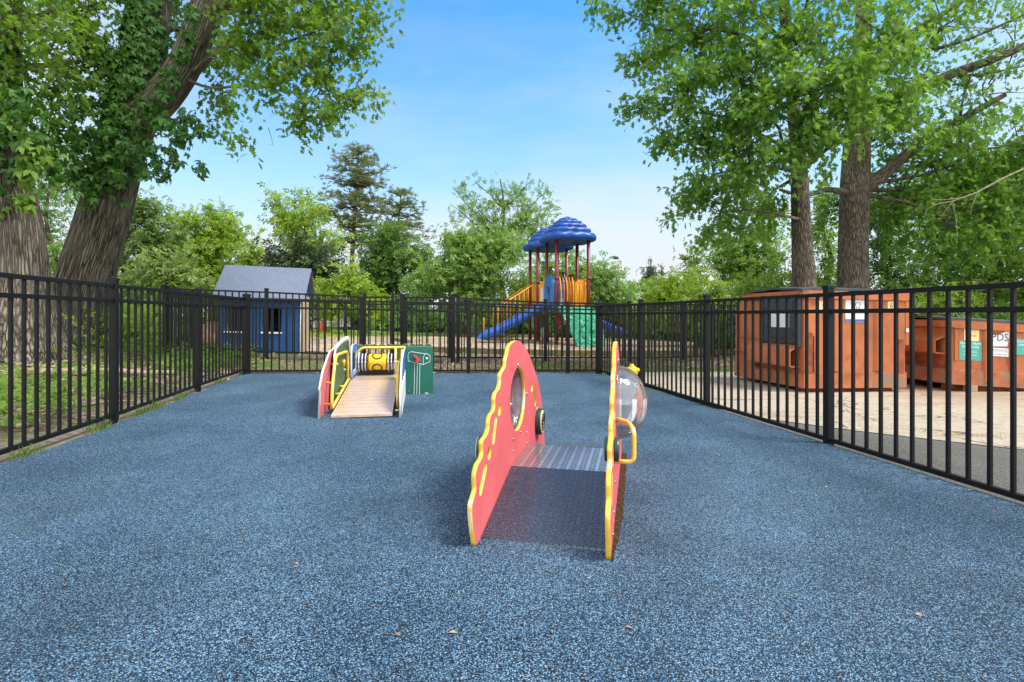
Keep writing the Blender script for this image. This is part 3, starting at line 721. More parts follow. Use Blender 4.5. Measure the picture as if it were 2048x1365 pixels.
rb = side_board(WD+TH/2, holes, 'r', 'right red board carrying the clear bubble')
# mirror: gently domed steel disc set in the left board's opening
fL = Bfr(0)
mb = MB(); prof = [(.0, 0)]
mb.lathe(fL(ctr, -TH-.012, .544), -WA, [(.01, .062), (.15, .036), (.212, .0), (.214, -.008), (.206, -.008), (.20, -.002), (.15, .024), (.10, .042), (.05, .052), (.01, .055)], 40)
mb.v = [tuple(Vector(v)) for v in mb.v]; mb.build('dish_window', M['clear'], lb, True)
# spiral discs on the boards
def disc(cu, cw, off, axis, r, th, parent, spiral=True):
    c = Bfr(off)(cu, 0, cw); mb = MB(); mb.lathe(c, axis, [(r*.94, 0), (r, .006), (r, th-.006), (r*.95, th)], 36); o = mb.build('spinner_disc', M['dark_green'], parent)
    if spiral:
        mb = MB(); mb.lathe(c, axis, [(r*.86, th), (r*.86, th+.004), (r*.84, th+.005)], 36); f = mb.build('disc_face', M['cream'], o)
        ax = Vector(axis); e1 = UA; e2 = Vector((0, 0, 1)); pts = []
        for k in range(90):
            q = k/90*3.2*2*math.pi; rr = r*.1+r*.66*k/90; pts.append(c+ax*(th+.006)+e1*rr*math.cos(q)+e2*rr*math.sin(q))
        mb = MB(); mb.tube(pts, .0035, 5); mb.build('spiral_groove', M['black'], o)
    return o
disc(3.68, .300, 0, WA, .088, .034, tr); disc(2.46, .415, -TH, -WA, .062, .022, tr)
for off, ax in ((WD, -WA), (WD+TH, WA)): disc(2.60, .405, off, ax, .055, .022, tr, False)
# bolts
for px, py in ((1035, 730.5), (1053, 788), (1020.5, 809), (1040.5, 865), (1053, 865), (1026.5, 879), (1053.5, 887), (1027, 903)):
    u, w = pxL(px, py); mb = MB(); mb.lathe(fL(u, 0, w), WA, [(.009, 0), (.009, .003), (.006, .007), (.001, .008)], 12); mb.build('bolt', M['chrome'], lb)
fR = Bfr(WD+TH)
for u, w in ((2.52, .15), (2.66, .24), (2.40, .10), (2.95, .28), (3.10, .77)):
    mb = MB(); mb.lathe(fR(u, 0, w), WA, [(.009, 0), (.009, .003), (.006, .007), (.001, .008)], 12); mb.build('bolt', M['chrome'], rb)
# perforated sheet: ramp - deck - ramp, bent with rounded folds
def perf():
    fr = Bfr(0); g = lambda d: gz(*LO(d).xy)
    prof = [(2.325, .052-.012), (2.332, .066), (2.875, .205), (2.905, .212), (2.935, .213), (3.385, .213), (3.42, .211), (3.96, .06), (3.97, .045)]
    V = []; Fs = []; U = []; s = 0; nx = 2
    for i, (d, w) in enumerate(prof):
        if i: s += math.dist(prof[i-1], (d, w))
        for v in (.004, WD-.004): V.append(fr(d, v, w)); U.append((v+.0, s))
    for i in range(len(prof)-1): Fs.append((2*i, 2*i+1, 2*i+3, 2*i+2))
    # underside, 4 mm thick
    b = len(V)
    for i, (d, w) in enumerate(prof):
        for v in (.004, WD-.004): V.append(fr(d, v, w-.004)); U.append((.024, 0.018))
    for i in range(len(prof)-1): Fs.append((b+2*i+2, b+2*i+3, b+2*i+1, b+2*i))
    me = bpy.data.meshes.new('perforated_sheet'); me.from_pydata(V, [], Fs)
    uv = me.uv_layers.new(name='UVMap')
    for p in me.polygons:
        for li in p.loop_indices: uv.data[li].uv = U[me.loops[li].vertex_index]
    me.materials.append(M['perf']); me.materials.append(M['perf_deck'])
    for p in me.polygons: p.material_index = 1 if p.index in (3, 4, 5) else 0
    o = link('perforated_sheet', me, None, tr)
    return o
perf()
mb = MB(); mb.lathe(Bfr(0)(2.415, .41, .073), (0, -.2, 1), [(.008, 0), (.008, .004), (.001, .006)], 12); mb.build('bolt', M['chrome'], tr)
# clear bubble with its flange, star wheel and grab handle on the outer side of the right board
mb = MB(); R0 = .195; n = 14
prof = [(R0+.03, .001), (R0+.03, .006), (R0+.004, .008)]+[(R0*math.cos(a), .008+.15*math.sin(a)) for a in [k/n*math.pi/2 for k in range(1, n)]]+[(.004, .158)]
mb.lathe(fR(ctr, 0, .544), WA, prof, 44); bub = mb.build('bubble_window', M['clear'], rb, True)
def star(u, w, v0):
    c = fR(u, v0, w); mb = MB(); mb.tube([fR(u, 0, w), fR(u, v0+.02, w)], .016, 12); mb.lathe(c, UA, [(.03, -.016), (.038, 0), (.03, .016), (.02, .024)], 20)
    for k in range(5):
        q = 2*math.pi*k/5+math.pi/2; dr = WA*math.cos(q)+Vector((0, 0, 1))*math.sin(q)
        mb.tube([c+dr*.022, c+dr*.038, c+dr*.047], [.012, .014, .009], 10)
    mb.build('star_wheel', M['yellow'], rb, True)
star(3.52, .665, .075)
mb = MB(); u0 = 2.66
mb.tube(arc([fR(u0, -.001, .335), fR(u0, .088, .335), fR(u0+.01, .088, .48), fR(u0+.10, .06, .50), fR(u0+.16, -.001, .50)], .03, 6), .0108, 14); mb.build('grab_handle', M['yellow_tube'], rb, True)
mb = MB(); mb.tube([fR(2.60, .004, .43), fR(2.60, .02, .43)], .012, 10); mb.build('bolt', M['chrome'], rb)
# slot of loose mulch beside the right board
gpoly = [Bfr(WD+TH)(d, v, 0).xy for d, v in ((2.24, .0), (2.24, .012), (2.5, .034), (2.8, .05), (3.3, .06), (3.95, .03), (3.95, .0))]
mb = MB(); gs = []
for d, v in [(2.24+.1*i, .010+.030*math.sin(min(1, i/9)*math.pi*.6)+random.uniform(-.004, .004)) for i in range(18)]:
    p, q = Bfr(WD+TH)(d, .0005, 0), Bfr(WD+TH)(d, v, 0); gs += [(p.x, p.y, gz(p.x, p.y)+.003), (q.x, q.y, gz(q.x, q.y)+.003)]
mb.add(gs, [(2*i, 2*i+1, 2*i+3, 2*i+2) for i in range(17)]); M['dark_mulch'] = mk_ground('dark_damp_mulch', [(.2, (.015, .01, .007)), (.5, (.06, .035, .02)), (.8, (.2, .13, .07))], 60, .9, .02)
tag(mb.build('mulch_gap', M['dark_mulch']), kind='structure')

# ================================================================== toddler ramp with roller, hedge boards and letter box board
A0 = Vector((-1.651, 4.97, 0)); AD = Vector((-.168, .986, 0)).normalized(); AR = Vector((AD.y, -AD.x, 0))
def Af(u, v, w): p = A0+AD*u+AR*v; return Vector((p.x, p.y, w))
def du(d): return (d-4.97)/.986
WA2 = .547
pr = thing('play_walkway', 'plank ramp play unit with yellow roller, picture boards and yellow tube rails', 'play ramp', (*Af(.9, .27, 0).xy, gz(*Af(.9, .27, 0).xy)))
zg = .095; zdk = .247
ub, ue = du(6.385), du(7.0)
mb = MB(); nb = 11                 # planks of the ramp
for k in range(nb):
    t0, t1 = k/nb, (k+1)/nb-.006; z = lambda t: zg+.006+(zdk-zg)*t
    vs = [Af(ub*t, v, z(t)+dz) for dz in (0, -.02) for t in (t0, t1) for v in (0, WA2)]
    mb.add(vs, [(0, 1, 3, 2), (4, 6, 7, 5), (0, 4, 5, 1), (2, 3, 7, 6), (0, 2, 6, 4), (1, 5, 7, 3)])
mb.build('ramp_planks', M['plank'], pr)
mb = MB(); mb.abox(ub+.004, ue, .0, WA2, zdk-.02, zdk+.005, Af); mb.build('deck_board', M['plank'], pr)
for k in range(10):
    for v in (.022, WA2-.022):
        t = (k+.5)/10; mb = MB(); mb.lathe(Af(ub*t, v, zg+.006+(zdk-zg)*t), (0, 0, 1), [(.006, 0), (.005, .003), (.001, .004)], 8); mb.build('bolt', M['chrome'], pr)
def zl(px, py, k): d = k/(838-px); return (du(d), CH-(py-HY)/F*d)
# left yellow arch and stringer
kl = 874.7; v0 = -.03
pts = [Af(du(5.2), v0, .12), Af(du(5.22), v0, .30), Af(du(5.45), v0, .615), Af(du(6.36), v0, .60), Af(du(6.37), v0, zdk-.02)]
mb = MB(); mb.tube(arc(pts, .13, 7), .0155, 14); mb.build('rail', M['yellow_tube'], pr, True)
mb = MB(); mb.tube(arc([Af(du(5.2), v0+.006, .13), Af(du(6.37), v0+.006, .265), Af(du(7.0), v0+.006, .265)], .05), .0145, 14); mb.build('rail', M['yellow_tube'], pr, True)
pts = [Af(du(5.3), WA2+.035, .10), Af(du(5.36), WA2+.035, .40), Af(du(5.62), WA2+.035, .50), Af(du(6.6), WA2+.035, .50), Af(du(6.75), WA2+.035, .58)]
mb = MB(); mb.tube(arc(pts, .13, 7), .0155, 14); mb.build('rail', M['yellow_tube'], pr, True)
# pegs holding the outer boards
for u, w, a, b in ((du(5.62), .515, -.10, -.03), (du(5.32), .36, -.10, -.03), (du(5.24), .165, -.10, -.03), (du(6.2), .40, -.055, -.03), (du(5.9), .25, -.055, .0), (du(5.6), .21, -.055, .0), (du(5.6), .46, WA2+.03, WA2+.07), (du(5.4), .26, WA2+.03, WA2+.07), (du(5.1), .11, WA2+.02, WA2+.07)):
    mb = MB(); mb.tube([Af(u, a, w), Af(u, b, w)], .011, 12); mb.build('peg', M['yellow_tube'], pr, True)
# faded red house-shaped board (left, outermost)
kp = 964; off = -.10
hs = [(du(4.97), .05), (du(5.04), .31), (du(5.0), .345), (du(5.18), .49), (du(5.45), .60), (du(5.62), .655), (du(5.72), .645), (du(5.86), .675), (du(6.1), .56), (du(6.3), .36), (du(6.28), .06)]
link('picture_board', plate(hs, [], .018, lambda u, v, w: Af(u, off-.009+v, w)), [M['pink_board'], M['white_edge']], pr)['label'] = 'faded red board, house shaped'
mb = MB(); mb.lathe(Af(du(5.35), off+.0005, .40), AR, [(.008, 0), (.006, .004), (.001, .005)], 10); mb.build('bolt', M['chrome'], pr)
# green hedge board with jagged top
jag = []; n = 13
for k in range(n+1):
    t = k/n; u = du(5.66)+(du(6.64)-du(5.66))*t; w = .655+.065*math.sin(t*math.pi*.62)
    jag += [(u, w-.01), (u+.012, w+.045)]
hb = [(du(5.42), .11), (du(5.52), .40), (du(5.60), .62)]+jag+[(du(6.72), .60), (du(6.75), .30), (du(6.4), .12)]
link('picture_board', plate(hb, [], .018, lambda u, v, w: Af(u, -.055-.009+v, w)), [M['leafgreen_board'], M['white_edge']], pr)['label'] = 'leaf green board with jagged top'
mb = MB(); mb.tube([Af(du(6.05), -.054, .50), Af(du(6.05), -.015, .50)], .014, 12); mb.tube([Af(du(6.05), -.03, .525), Af(du(6.05), -.03, .455)], .016, 10); mb.build('turning_knob', M['yellow'], pr, True)
# blue arch board with grooved window
u0, u1 = du(6.40), du(6.98)
bl = rrect(u0, u1, .262, .665, .14, 8)
bl = [(u, w) if w > .45 else (u, .262+(w-.262)*1.0) for u, w in bl]
bo = link('picture_board', plate(bl, [rrect(u0+.09, u1-.07, .345, .575, .055, 6)], .018, lambda u, v, w: Af(u, .005+v, w)), [M['blue_board'], M['white_edge']], pr); bo['label'] = 'blue arched board with a window'
mb = MB()
for k in range(5): mb.tube([Af(u0+.1+.1*k, .016, .34), Af(u0+.1+.1*k, .016, .30)], .003, 5)
mb.build('engraved_line', M['white_edge'], bo)
# right board: blue sky over a white picket fence
rbp = [(du(4.93), .06), (du(4.98), .30), (du(5.35), .55), (du(5.8), .60), (du(6.55), .62), (du(6.6), .06)]
off = WA2+.072
ro = link('picture_board', plate(rbp, [], .018, lambda u, v, w: Af(u, off+v, w)), [M['blue_board'], M['white_edge']], pr); ro['label'] = 'blue board with white picket fence drawing'
mb = MB()
for k in range(9):
    u = du(5.02)+.17*k; h = .36+.02*(k % 2)
    for dv in (.0105,):
        q = [Af(u, off+dv, .08), Af(u+.11, off+dv, .08), Af(u+.11, off+dv, h-.05), Af(u+.055, off+dv, h), Af(u, off+dv, h-.05)]; q2 = [Af(0, 0, 0)*0+Vector(x)+AR*.005 for x in q]
        mb.add(q+q2, [(5, 6, 7, 8, 9)]+[(i, (i+1) % 5, 5+(i+1) % 5, 5+i) for i in range(5)])
mb.build('picket_relief', M['white_edge'], ro)
# rear hedge board (scalloped), roller and its frame
ur = du(7.06)
sc = [(-.03, .10), (-.03, .60)]; nsc = 10; wtot = .985
for k in range(nsc):
    c = -.03+wtot*(k+.5)/nsc; r = wtot/nsc/2
    for j in range(7):
        q = math.pi-math.pi*j/6; sc.append((c+r*math.cos(q)*.98, .612+r*.62*math.sin(q)))
sc += [(wtot-.03, .10)]
hol = [rrect(.05, .50, .30, .575, .05)]
link('hedge_board', plate(sc, hol, .018, lambda u, v, w: Af(ur+.03+v, u, w)), [M['leafgreen_board'], M['white_edge']], pr)['label'] = 'green board with scalloped top, behind the roller'
mb = MB(); pts = [Af(ur-.04, .012, zdk), Af(ur-.04, .012, .60), Af(ur-.04, .62, .60)]
mb.tube(arc(pts, .11, 7), .0155, 14); mb.build('rail', M['yellow_tube'], pr, True)
mb = MB(); pts = [Af(ur-.04, .49, .60), Af(ur-.04, .49, zdk-.1)]; mb.tube(pts, .0155, 14); mb.build('rail', M['yellow_tube'], pr, True)
cz, uc = .42, ur-.13
mb = MB(); mb.tube([Af(uc, .0, cz), Af(uc, WA2, cz)], .011, 12); shaft = mb.build('shaft', M['yellow_tube'], pr, True)
mb = MB(); mb.lathe(Af(uc, .155, cz), AR, [(.085, 0), (.103, .012), (.105, .03), (.105, .20), (.103, .218), (.085, .23)], 40); drum = mb.build('roller_drum', M['yellow'], shaft, True)
mb = MB(); e1 = AD; e2 = Vector((0, 0, 1))
for b0 in (1.0, -.72):
    c = []
    for j in range(25):
        q = 2*math.pi*j/24; a = b0+.52*math.cos(q); c.append(Af(uc, .27+.058*math.sin(q), cz)+(-e1*math.cos(a)+e2*math.sin(a))*.1055)
    mb.tube(c, .0085, 8)
mb.build('ring_marking', M['black'], drum, True)
for v, r, mt in ((.045, .118, 'white_edge'), (.085, .105, 'white_edge'), (.125, .108, 'brown_red'), (.405, .112, 'brown_red'), (.445, .10, 'white_edge'), (.49, .115, 'white_edge')):
    ol = [(r*(1+.05*math.cos(12*q))*math.cos(q), r*(1+.05*math.cos(12*q))*math.sin(q)) for q in [2*math.pi*k/60 for k in range(60)]]
    link('roller_disc', plate(ol, [circ(0, 0, .0112, 12)], .012, lambda u, vv, w, v=v: Af(uc+u, v+vv, cz+w)), [M[mt] if mt == 'brown_red' else M['blue_board'], M['white_edge']], shaft)
link('kick_board', plate(rrect(.03, WA2-.03, zdk+.008, .315, .02), [], .014, lambda u, v, w: Af(ur-.005+v, u, w)), [M['gray_board'], M['white_edge']], pr)
# letter-box board, facing the camera, right of the ramp
ul = du(6.37); fb = lambda u, v, w: Af(ul+v, WA2+.085+u, w)
lbx = link('letterbox_board', plate(rrect(0, .325, .03, .645, .055, 8), [], .018, fb), [M['green_board'], M['white_edge']], pr); lbx['label'] = 'dark green board with a white letter box drawing'
fl = lambda px, py: fb((px-806)/53*.325, -.0105, CH-(py-HY)/F*6.39)
c8 = lambda x, y: fl(740+x/8.27, 680+y/8.27)
mb = MB()
def line(ps, r=.0032): mb.tube([c8(*p) for p in ps], r, 6)
line([(590, 360), (585, 270), (600, 225), (635, 207), (860, 245), (905, 250), (935, 280), (938, 375), (830, 425), (590, 360)])
line([(830, 425), (830, 300), (850, 255), (880, 245)]); line([(690, 395), (682, 935)]); line([(735, 405), (722, 935)]); line([(775, 415), (765, 935)])
mb.build('letterbox_drawing', M['white_edge'], lbx)
mb = MB(); mb.lathe(c8(885, 320), -AD, [(.014, 0), (.012, .005), (.001, .006)], 16); mb.build('white_dot', M['white_edge'], lbx)
mb = MB(); mb.lathe(c8(605, 868), -AD, [(.010, 0), (.008, .005), (.001, .006)], 12); mb.lathe(c8(858, 192), -AD, [(.005, 0), (.004, .003), (.001, .004)], 10); mb.build('bolt', M['chrome'], lbx)
mb = MB()
def bar(a, b, h, t=.014):
    p, q = c8(*a), c8(*b); d = (q-p)/2; nrm = d.normalized().cross(AD); mb.box((p+q)/2-AD*t, d, nrm*h, AD*t)
bar((680, 268), (745, 335), .013); bar((715, 380), (770, 335), .016); mb.build('flag', M['red_plastic'], lbx, bevel=.003)
# plug of broken surfacing at the foot of the board
mb = MB(); mb.lathe(c8(878, 925), -AD, [(.026, 0), (.024, .02), (.01, .03)], 14); mb.build('footing_plug', M['kerb'], lbx)
# ================================================================== climbing frame with two tiered roofs
PO = Vector((1.364, 16.7, 0)); PA = Vector((-.225, .974, 0)).normalized(); PB = Vector((PA.y, -PA.x, 0))
S = 1.04
def Pf(a, b, z): p = PO+PA*a+PB*b; return Vector((p.x, p.y, z))
pg = gz(PO.x, PO.y)
ps = thing('climbing_frame', 'playground climbing frame with two blue tiered roofs, maroon posts and blue slides', 'climbing frame', Pf(1.5, .5, pg))
HD = 1.27
post_xy = [(0, 0), (0, S), (S, 0), (S, S), (2.1, 0), (2.1, S), (3.14, 0), (3.14, S)]
for a, b in post_xy:
    p = Pf(a, b, 0); mb = MB(); mb.tube([(p.x, p.y, gz(p.x, p.y)-.1), (p.x, p.y, 3.42)], .056, 16); po = mb.build('post', M['maroon'], ps, True)
    for z in (2.12, 1.22):
        mb = MB(); mb.tube([(p.x, p.y, z), (p.x, p.y, z+.09)], .064, 16); mb.build('clamp', M['maroon'], po, True)
for i, (a0_, a1_, z) in enumerate(((0, S, HD), (S, 2.1, HD), (2.1, 3.14, HD))):
    mb = MB(); mb.abox(a0_+.01, a1_-.01, .01, S-.01, z-.09, z, Pf); mb.build('deck', M['deck_brown'], ps)
def roof(ac, nm):
    prof = [(.62, -.02), (.80, -.05), (.86, -.02), (.89, .06), (.87, .14), (.82, .185), (.74, .20), (.70, .20), (.735, .25), (.725, .32), (.68, .36), (.60, .37), (.56, .37), (.595, .41), (.585, .47), (.54, .505), (.46, .512), (.42, .512), (.455, .55), (.44, .60), (.39, .625), (.31, .63), (.275, .63), (.305, .66), (.28, .70), (.22, .715), (.15, .72), (.12, .75), (.03, .785)]
    n = 64; V = []; Fs = []
    for j, (r, h) in enumerate(prof):
        for k in range(n):
            q = 2*math.pi*k/n; c, s_ = math.cos(q), math.sin(q)
            e = 1/((abs(c)**3.8+abs(s_)**3.8)**(1/3.8))
            rr = r*.915*e*(1+.085*(abs(math.cos(6*q+(j//5)*1.57))**.7-.7))
            V.append(Pf(ac+rr*c, S/2+rr*s_, 3.38+h))
    for j in range(len(prof)-1):
        for k in range(n): Fs.append((j*n+k, j*n+(k+1) % n, (j+1)*n+(k+1) % n, (j+1)*n+k))
    Fs.append(tuple(range((len(prof)-1)*n, len(prof)*n))); Fs.append(tuple(range(n))[::-1])
    mb = MB(); mb.add(V, Fs); mb.build('roof', M['roof_blue'], ps, True)
roof(S/2, 'a'); roof(2.62, 'b')
# blue arched slide hoods
def hood(a0_, b_, face, parent=ps):
    w0, w1, h = a0_+.06, a0_+S-.06, 2.28
    out = [(w0, HD-.1), (w0, h-.42)]+[((w0+w1)/2-(w1-w0)/2*math.cos(q), h-.42+.42*math.sin(q)) for q in [math.pi*k/14 for k in range(1, 14)]]+[(w1, h-.42), (w1, HD-.1)]
    i0, i1 = w0+.22, w1-.22
    inn = [(i0, HD+.05), (i0, h-.62)]+[((i0+i1)/2-(i1-i0)/2*math.cos(q), h-.62+.30*math.sin(q)) for q in [math.pi*k/12 for k in range(1, 12)]]+[(i1, h-.62), (i1, HD+.05)]
    o = link('slide_hood', plate(out, [inn], .14, lambda u, v, w: Pf(u, b_+v, w)), [M['hood_blue']], parent)
    mb = MB()
    for k in range(3):
        cx = (w0+w1)/2+(-.12+.12*k); mb.lathe(Pf(cx, b_-.072*face, h-.2+.03*(k == 1)), -PB*face, [(.035, 0), (.03, .012), (.004, .016)], 12)
    mb.build('hood_boss', M['hood_blue'], o, True)
hood(0, -.05, 1); hood(2.1, S+.05, -1)
def slide(ac, b0, sgn, ln, drop_end, w=.27, name='slide'):
    V = []; Fs = []; n = 26
    sec = [(-w-.05, .19), (-w-.015, .21), (-w, .19), (-w+.02, .05), (-w+.09, 0), (w-.09, 0), (w-.02, .05), (w, .19), (w+.015, .21), (w+.05, .19), (w+.045, .05), (w-.03, -.06), (-w+.03, -.06), (-w-.045, .05)]
    for i in range(n+1):
        t = i/n; b = b0+sgn*ln*t
        s_ = t*t*(3-2*t)*.55+t*.45; z = HD-.02+(drop_end-HD)*s_
        if t > .88: z = z+.02*((t-.88)/.12)**2
        for (u, h) in sec: V.append(Pf(ac+u, b, z+h*(1 if t < .93 else 1-.75*(t-.93)/.07)))
    m = len(sec)
    for i in range(n):
        for k in range(m): Fs.append((i*m+k, i*m+(k+1) % m, (i+1)*m+(k+1) % m, (i+1)*m+k))
    Fs += [tuple(range(m)), tuple(range(n*m, n*m+m))]
    mb = MB(); mb.add(V, Fs); return mb.build(name, M['slide_blue'], ps, True)
slide(S/2, -.06, -1, 2.25, pg+.16); slide(2.62, S+.06, 1, 2.3, pg+.18)
# yellow moulded wall panels and bar panels
def wallp(a0_, b0_, a1_, b1_, nm='barrier_panel', mat='play_yellow', h=.92, ribs=7):
    p, q = Pf(a0_, b0_, 0), Pf(a1_, b1_, 0); d = (q-p).normalized(); nn = Vector((-d.y, d.x, 0)); ln = (q-p).length
    out = [(.07, .04), (.07, h-.12), (.13, h-.04), (ln*.35, h), (ln*.65, h), (ln-.13, h-.04), (ln-.07, h-.12), (ln-.07, .04)]
    fr = lambda u, v, w: Vector((p.x, p.y, HD+w))+d*u+nn*v
    o = link(nm, plate(out, [], .05, fr), [M[mat]], ps)
    mb = MB()
    for k in range(ribs):
        u = .16+(ln-.32)*k/(ribs-1); mb.tube([fr(u, 0, .12), fr(u, 0, h-.14)], .031, 8)
    mb.build('rib', M[mat], o, True)
wallp(S, S, S+1.06, S); wallp(0, S, S, S)
wallp(3.14, 0, 3.14, S); wallp(S, 0, S+.62, 0, h=.90, ribs=5)
# climber entrance bars on the near face, above the rock wall
def bars(a0_, b0_, a1_, b1_, n, z0, z1, bow, mats=('play_yellow', 'play_orange')):
    p, q = Pf(a0_, b0_, 0), Pf(a1_, b1_, 0); d = (q-p)/(n-1); nn = PB.cross(Vector((0, 0, 1)))
    for k in range(n):
        c = p+d*k; pts = [Vector((c.x, c.y, z0+(z1-z0)*t))-PA*bow*math.sin(t*math.pi) for t in [j/8 for j in range(9)]]
        mb = MB(); mb.tube(pts, .017, 8); mb.build('grab_bar', M[mats[k % len(mats)]], ps, True)
bars(0, .10, 0, .50, 5, HD-.1, 2.20, .16); bars(0, .54, 0, .94, 3, HD+.02, 2.05, .02)
wallp(.08, .55, .08, S, h=.86, ribs=4)
bars(S+.66, 0, S+1.04, 0, 4, HD+.05, 2.06, .0, ('play_orange', 'play_yellow'))
link('climb_window', plate(rrect(0, .30, HD+.15, HD+.68, .1), [], .03, lambda u, v, w: Pf(S+.30+u, -.035+v, w)), [M['white_plastic']], ps)
# green rock climbing wall
V = []; Fs = []; nu, nv = 15, 18; rr = random.Random(5)
for j in range(nv+1):
    t = j/nv; a = -.06-1.12*t**.8; z = HD+.02+(pg-.06-HD)*t
    wd = S/2+.02-.12*t; cb = S/2+.02+.17*t
    for k in range(nu+1):
        s_ = k/nu*2-1; bulge = .07*math.cos(s_*1.5)+(.11*math.sin(s_*4+t*5)*math.sin(t*7+s_*3))+rr.uniform(-.02, .02)
        V.append(Pf(a-bulge, cb+s_*wd*(1+.05*math.sin(t*9+s_)), z+.03*math.sin(s_*6+t*8)))
m = nu+1
for j in range(nv):
    for k in range(nu): Fs.append((j*m+k, j*m+k+1, (j+1)*m+k+1, (j+1)*m+k))
b = len(V)
for j in range(nv+1):
    for k in (0, nu): v = Vector(V[j*m+k]); V.append(v+PA*.16)
for j in range(nv):
    Fs += [(j*m, (j+1)*m, b+2*j+2, b+2*j), (j*m+nu, b+2*j+1, b+2*j+3, (j+1)*m+nu)]
mb = MB(); mb.add(V, Fs); rk = mb.build('rock_wall', M['rock_green'], ps)
for (t, s_, r) in ((.2, -.3, .05), (.35, .35, .06), (.5, -.2, .06), (.62, .4, .07), (.75, -.1, .09), (.8, .5, .10), (.9, -.5, .08), (.45, .1, .05), (.92, .2, .1)):
    c = Vector(V[int(t*nv)*m+int((s_+1)/2*nu)]); mb = MB(); mb.lathe(c-PA*.0+Vector((0, 0, 0)), -PA+Vector((0, 0, .4)), [(r, -.03), (r*.95, .02), (r*.6, .05), (.01, .06)], 9); mb.build('hold', M['rock_green'], rk, True)
# stairs with yellow railings on the left
st = (S+.24+.62, 2.1+.84)
sa0, sa1 = 2.2, 3.04
zs = lambda t: HD+(.10+pg-HD)*t
LN = 1.75
mb = MB()
for k in range(6):
    t = (k+.6)/6; mb.abox(sa0+.04, sa1-.04, -LN*t-.14, -LN*t+.12, zs(t)-.04, zs(t), Pf)
mb.build('stair_treads', M['deck_brown'], ps)
for a in (sa0, sa1):
    T1 = .78
    top = [Pf(a, -.02, HD+.90), Pf(a, -LN*T1, zs(T1)+.94-.12)]; bot = [Pf(a, -.02, HD+.05), Pf(a, -LN*T1, zs(T1)+.12)]
    mb = MB(); mb.tube(arc([top[0], top[1], Pf(a, -LN*T1-.02, zs(T1)-.06)], .07), .022, 10); rl = mb.build('handrail', M['play_yellow'], ps, True)
    mb = MB(); mb.tube(bot, .02, 10); mb.build('lower_rail', M['play_yellow'], rl, True)
    for k in range(1, 9):
        t = k/9; mb = MB(); mb.tube([bot[0].lerp(bot[1], t), top[0].lerp(top[1], t)], .015, 8); mb.build('baluster', M['play_yellow'], rl, True)
# small talk tube funnel and red spinner under the deck
mb = MB(); c = Pf(.75, .28, .78+.1); mb.lathe(c, -PA-PB*.3, [(.04, -.05), (.10, 0), (.115, .06), (.10, .09), (.03, .1)], 18); mb.lathe(c+Vector((.16, .1, 0)), -PA+PB*.3, [(.10, 0), (.12, .05), (.10, .1), (.02, .11)], 18); mb.build('bongo_drum', M['red_plastic'], ps, True)
mb = MB(); p = Pf(1.7, .05, 0); mb.tube([(p.x, p.y, gz(p.x, p.y)), (p.x, p.y, .62)], .05, 10); mb.build('support_leg', M['white_plastic'], ps, True)
# yellow stand-alone post left of the slide
c = W(967.5, 660, 19.0); g0 = gz(c.x, c.y)
t = thing('handle_post', 'thin yellow bent play post standing left of the blue slide end', 'play post', (c.x, c.y, g0))
mb = MB(); mb.tube(arc([(c.x, c.y, g0-.05), (c.x, c.y, .92), (c.x-.05, c.y, .92), (c.x-.05, c.y, .45)], .03), .028, 10); mb.build('post', M['play_yellow'], t, True)

# ================================================================== blue playhouse
q0 = W(598, 704, 11.0); gs_ = gz(q0.x, q0.y)
HF = Vector((.968, .22, 0)).normalized(); HS = Vector((-HF.y, HF.x, 0))
tilt = Matrix.Rotation(R(1.6), 3, HS)
hw, hd_, hh = 1.50, 1.37, 1.205
hx = Vector((q0.x, q0.y, gs_))-HF*hw
def Hf(u, v, w):
    return hx+tilt @ (HF*u+HS*v+Vector((0, 0, w)))
ph = thing('playhouse', 'small blue wooden playhouse with grey felt roof and two front windows', 'playhouse', Hf(hw/2, hd_/2, 0))
T = .03
wins = [(.13, .50), (.80, 1.15)]
wz0, wz1 = .45, .93
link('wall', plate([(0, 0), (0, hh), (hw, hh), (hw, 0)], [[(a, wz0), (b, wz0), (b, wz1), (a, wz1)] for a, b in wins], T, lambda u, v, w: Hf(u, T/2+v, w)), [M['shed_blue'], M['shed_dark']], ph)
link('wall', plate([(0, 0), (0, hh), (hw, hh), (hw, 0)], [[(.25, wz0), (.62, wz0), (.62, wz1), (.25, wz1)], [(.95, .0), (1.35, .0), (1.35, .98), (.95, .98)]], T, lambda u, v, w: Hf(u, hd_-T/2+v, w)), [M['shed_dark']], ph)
rz = hh+.56
for u0, mt in ((T/2, 'shed_blue'), (hw-T/2, 'shed_tan')):
    o = link('wall', plate([(T+.002, 0), (T+.002, hh), (hd_-T-.002, hh), (hd_-T-.002, 0)], [] if mt == 'shed_tan' else [rrect(.45, .95, wz0, wz1, .02)], T, lambda u, v, w: Hf(u0+v, u, w)), [M[mt], M['shed_dark']], ph)
    if mt == 'shed_tan': o['label'] = 'beige side wall'
for u0 in (T/2, hw-T/2):
    link('gable', plate([(0.0, hh+.003), (hd_/2, rz-.02), (hd_, hh+.003)], [], T*.9, lambda u, v, w: Hf(u0+v, u, w)), [M['shed_blue']], ph)
mb = MB()      # roof: two slopes with overhang
oh, ov = .10, .14
for s0 in (0, 1):
    e = -ov if s0 == 0 else hd_+ov; sl = (rz-hh)/(hd_/2); ze = hh-ov*sl
    ps_ = [(-oh, hd_/2, rz), (hw+oh, hd_/2, rz), (hw+oh, e, ze), (-oh, e, ze)]
    V = [Hf(*p) for p in ps_]+[Hf(p[0], p[1], p[2]+.035) for p in ps_]
    mb.add(V, [(0, 1, 2, 3), (4, 5, 6, 7), (0, 1, 5, 4), (1, 2, 6, 5), (2, 3, 7, 6), (3, 0, 4, 7)])
rf = mb.build('roof', M['roofing'], ph)
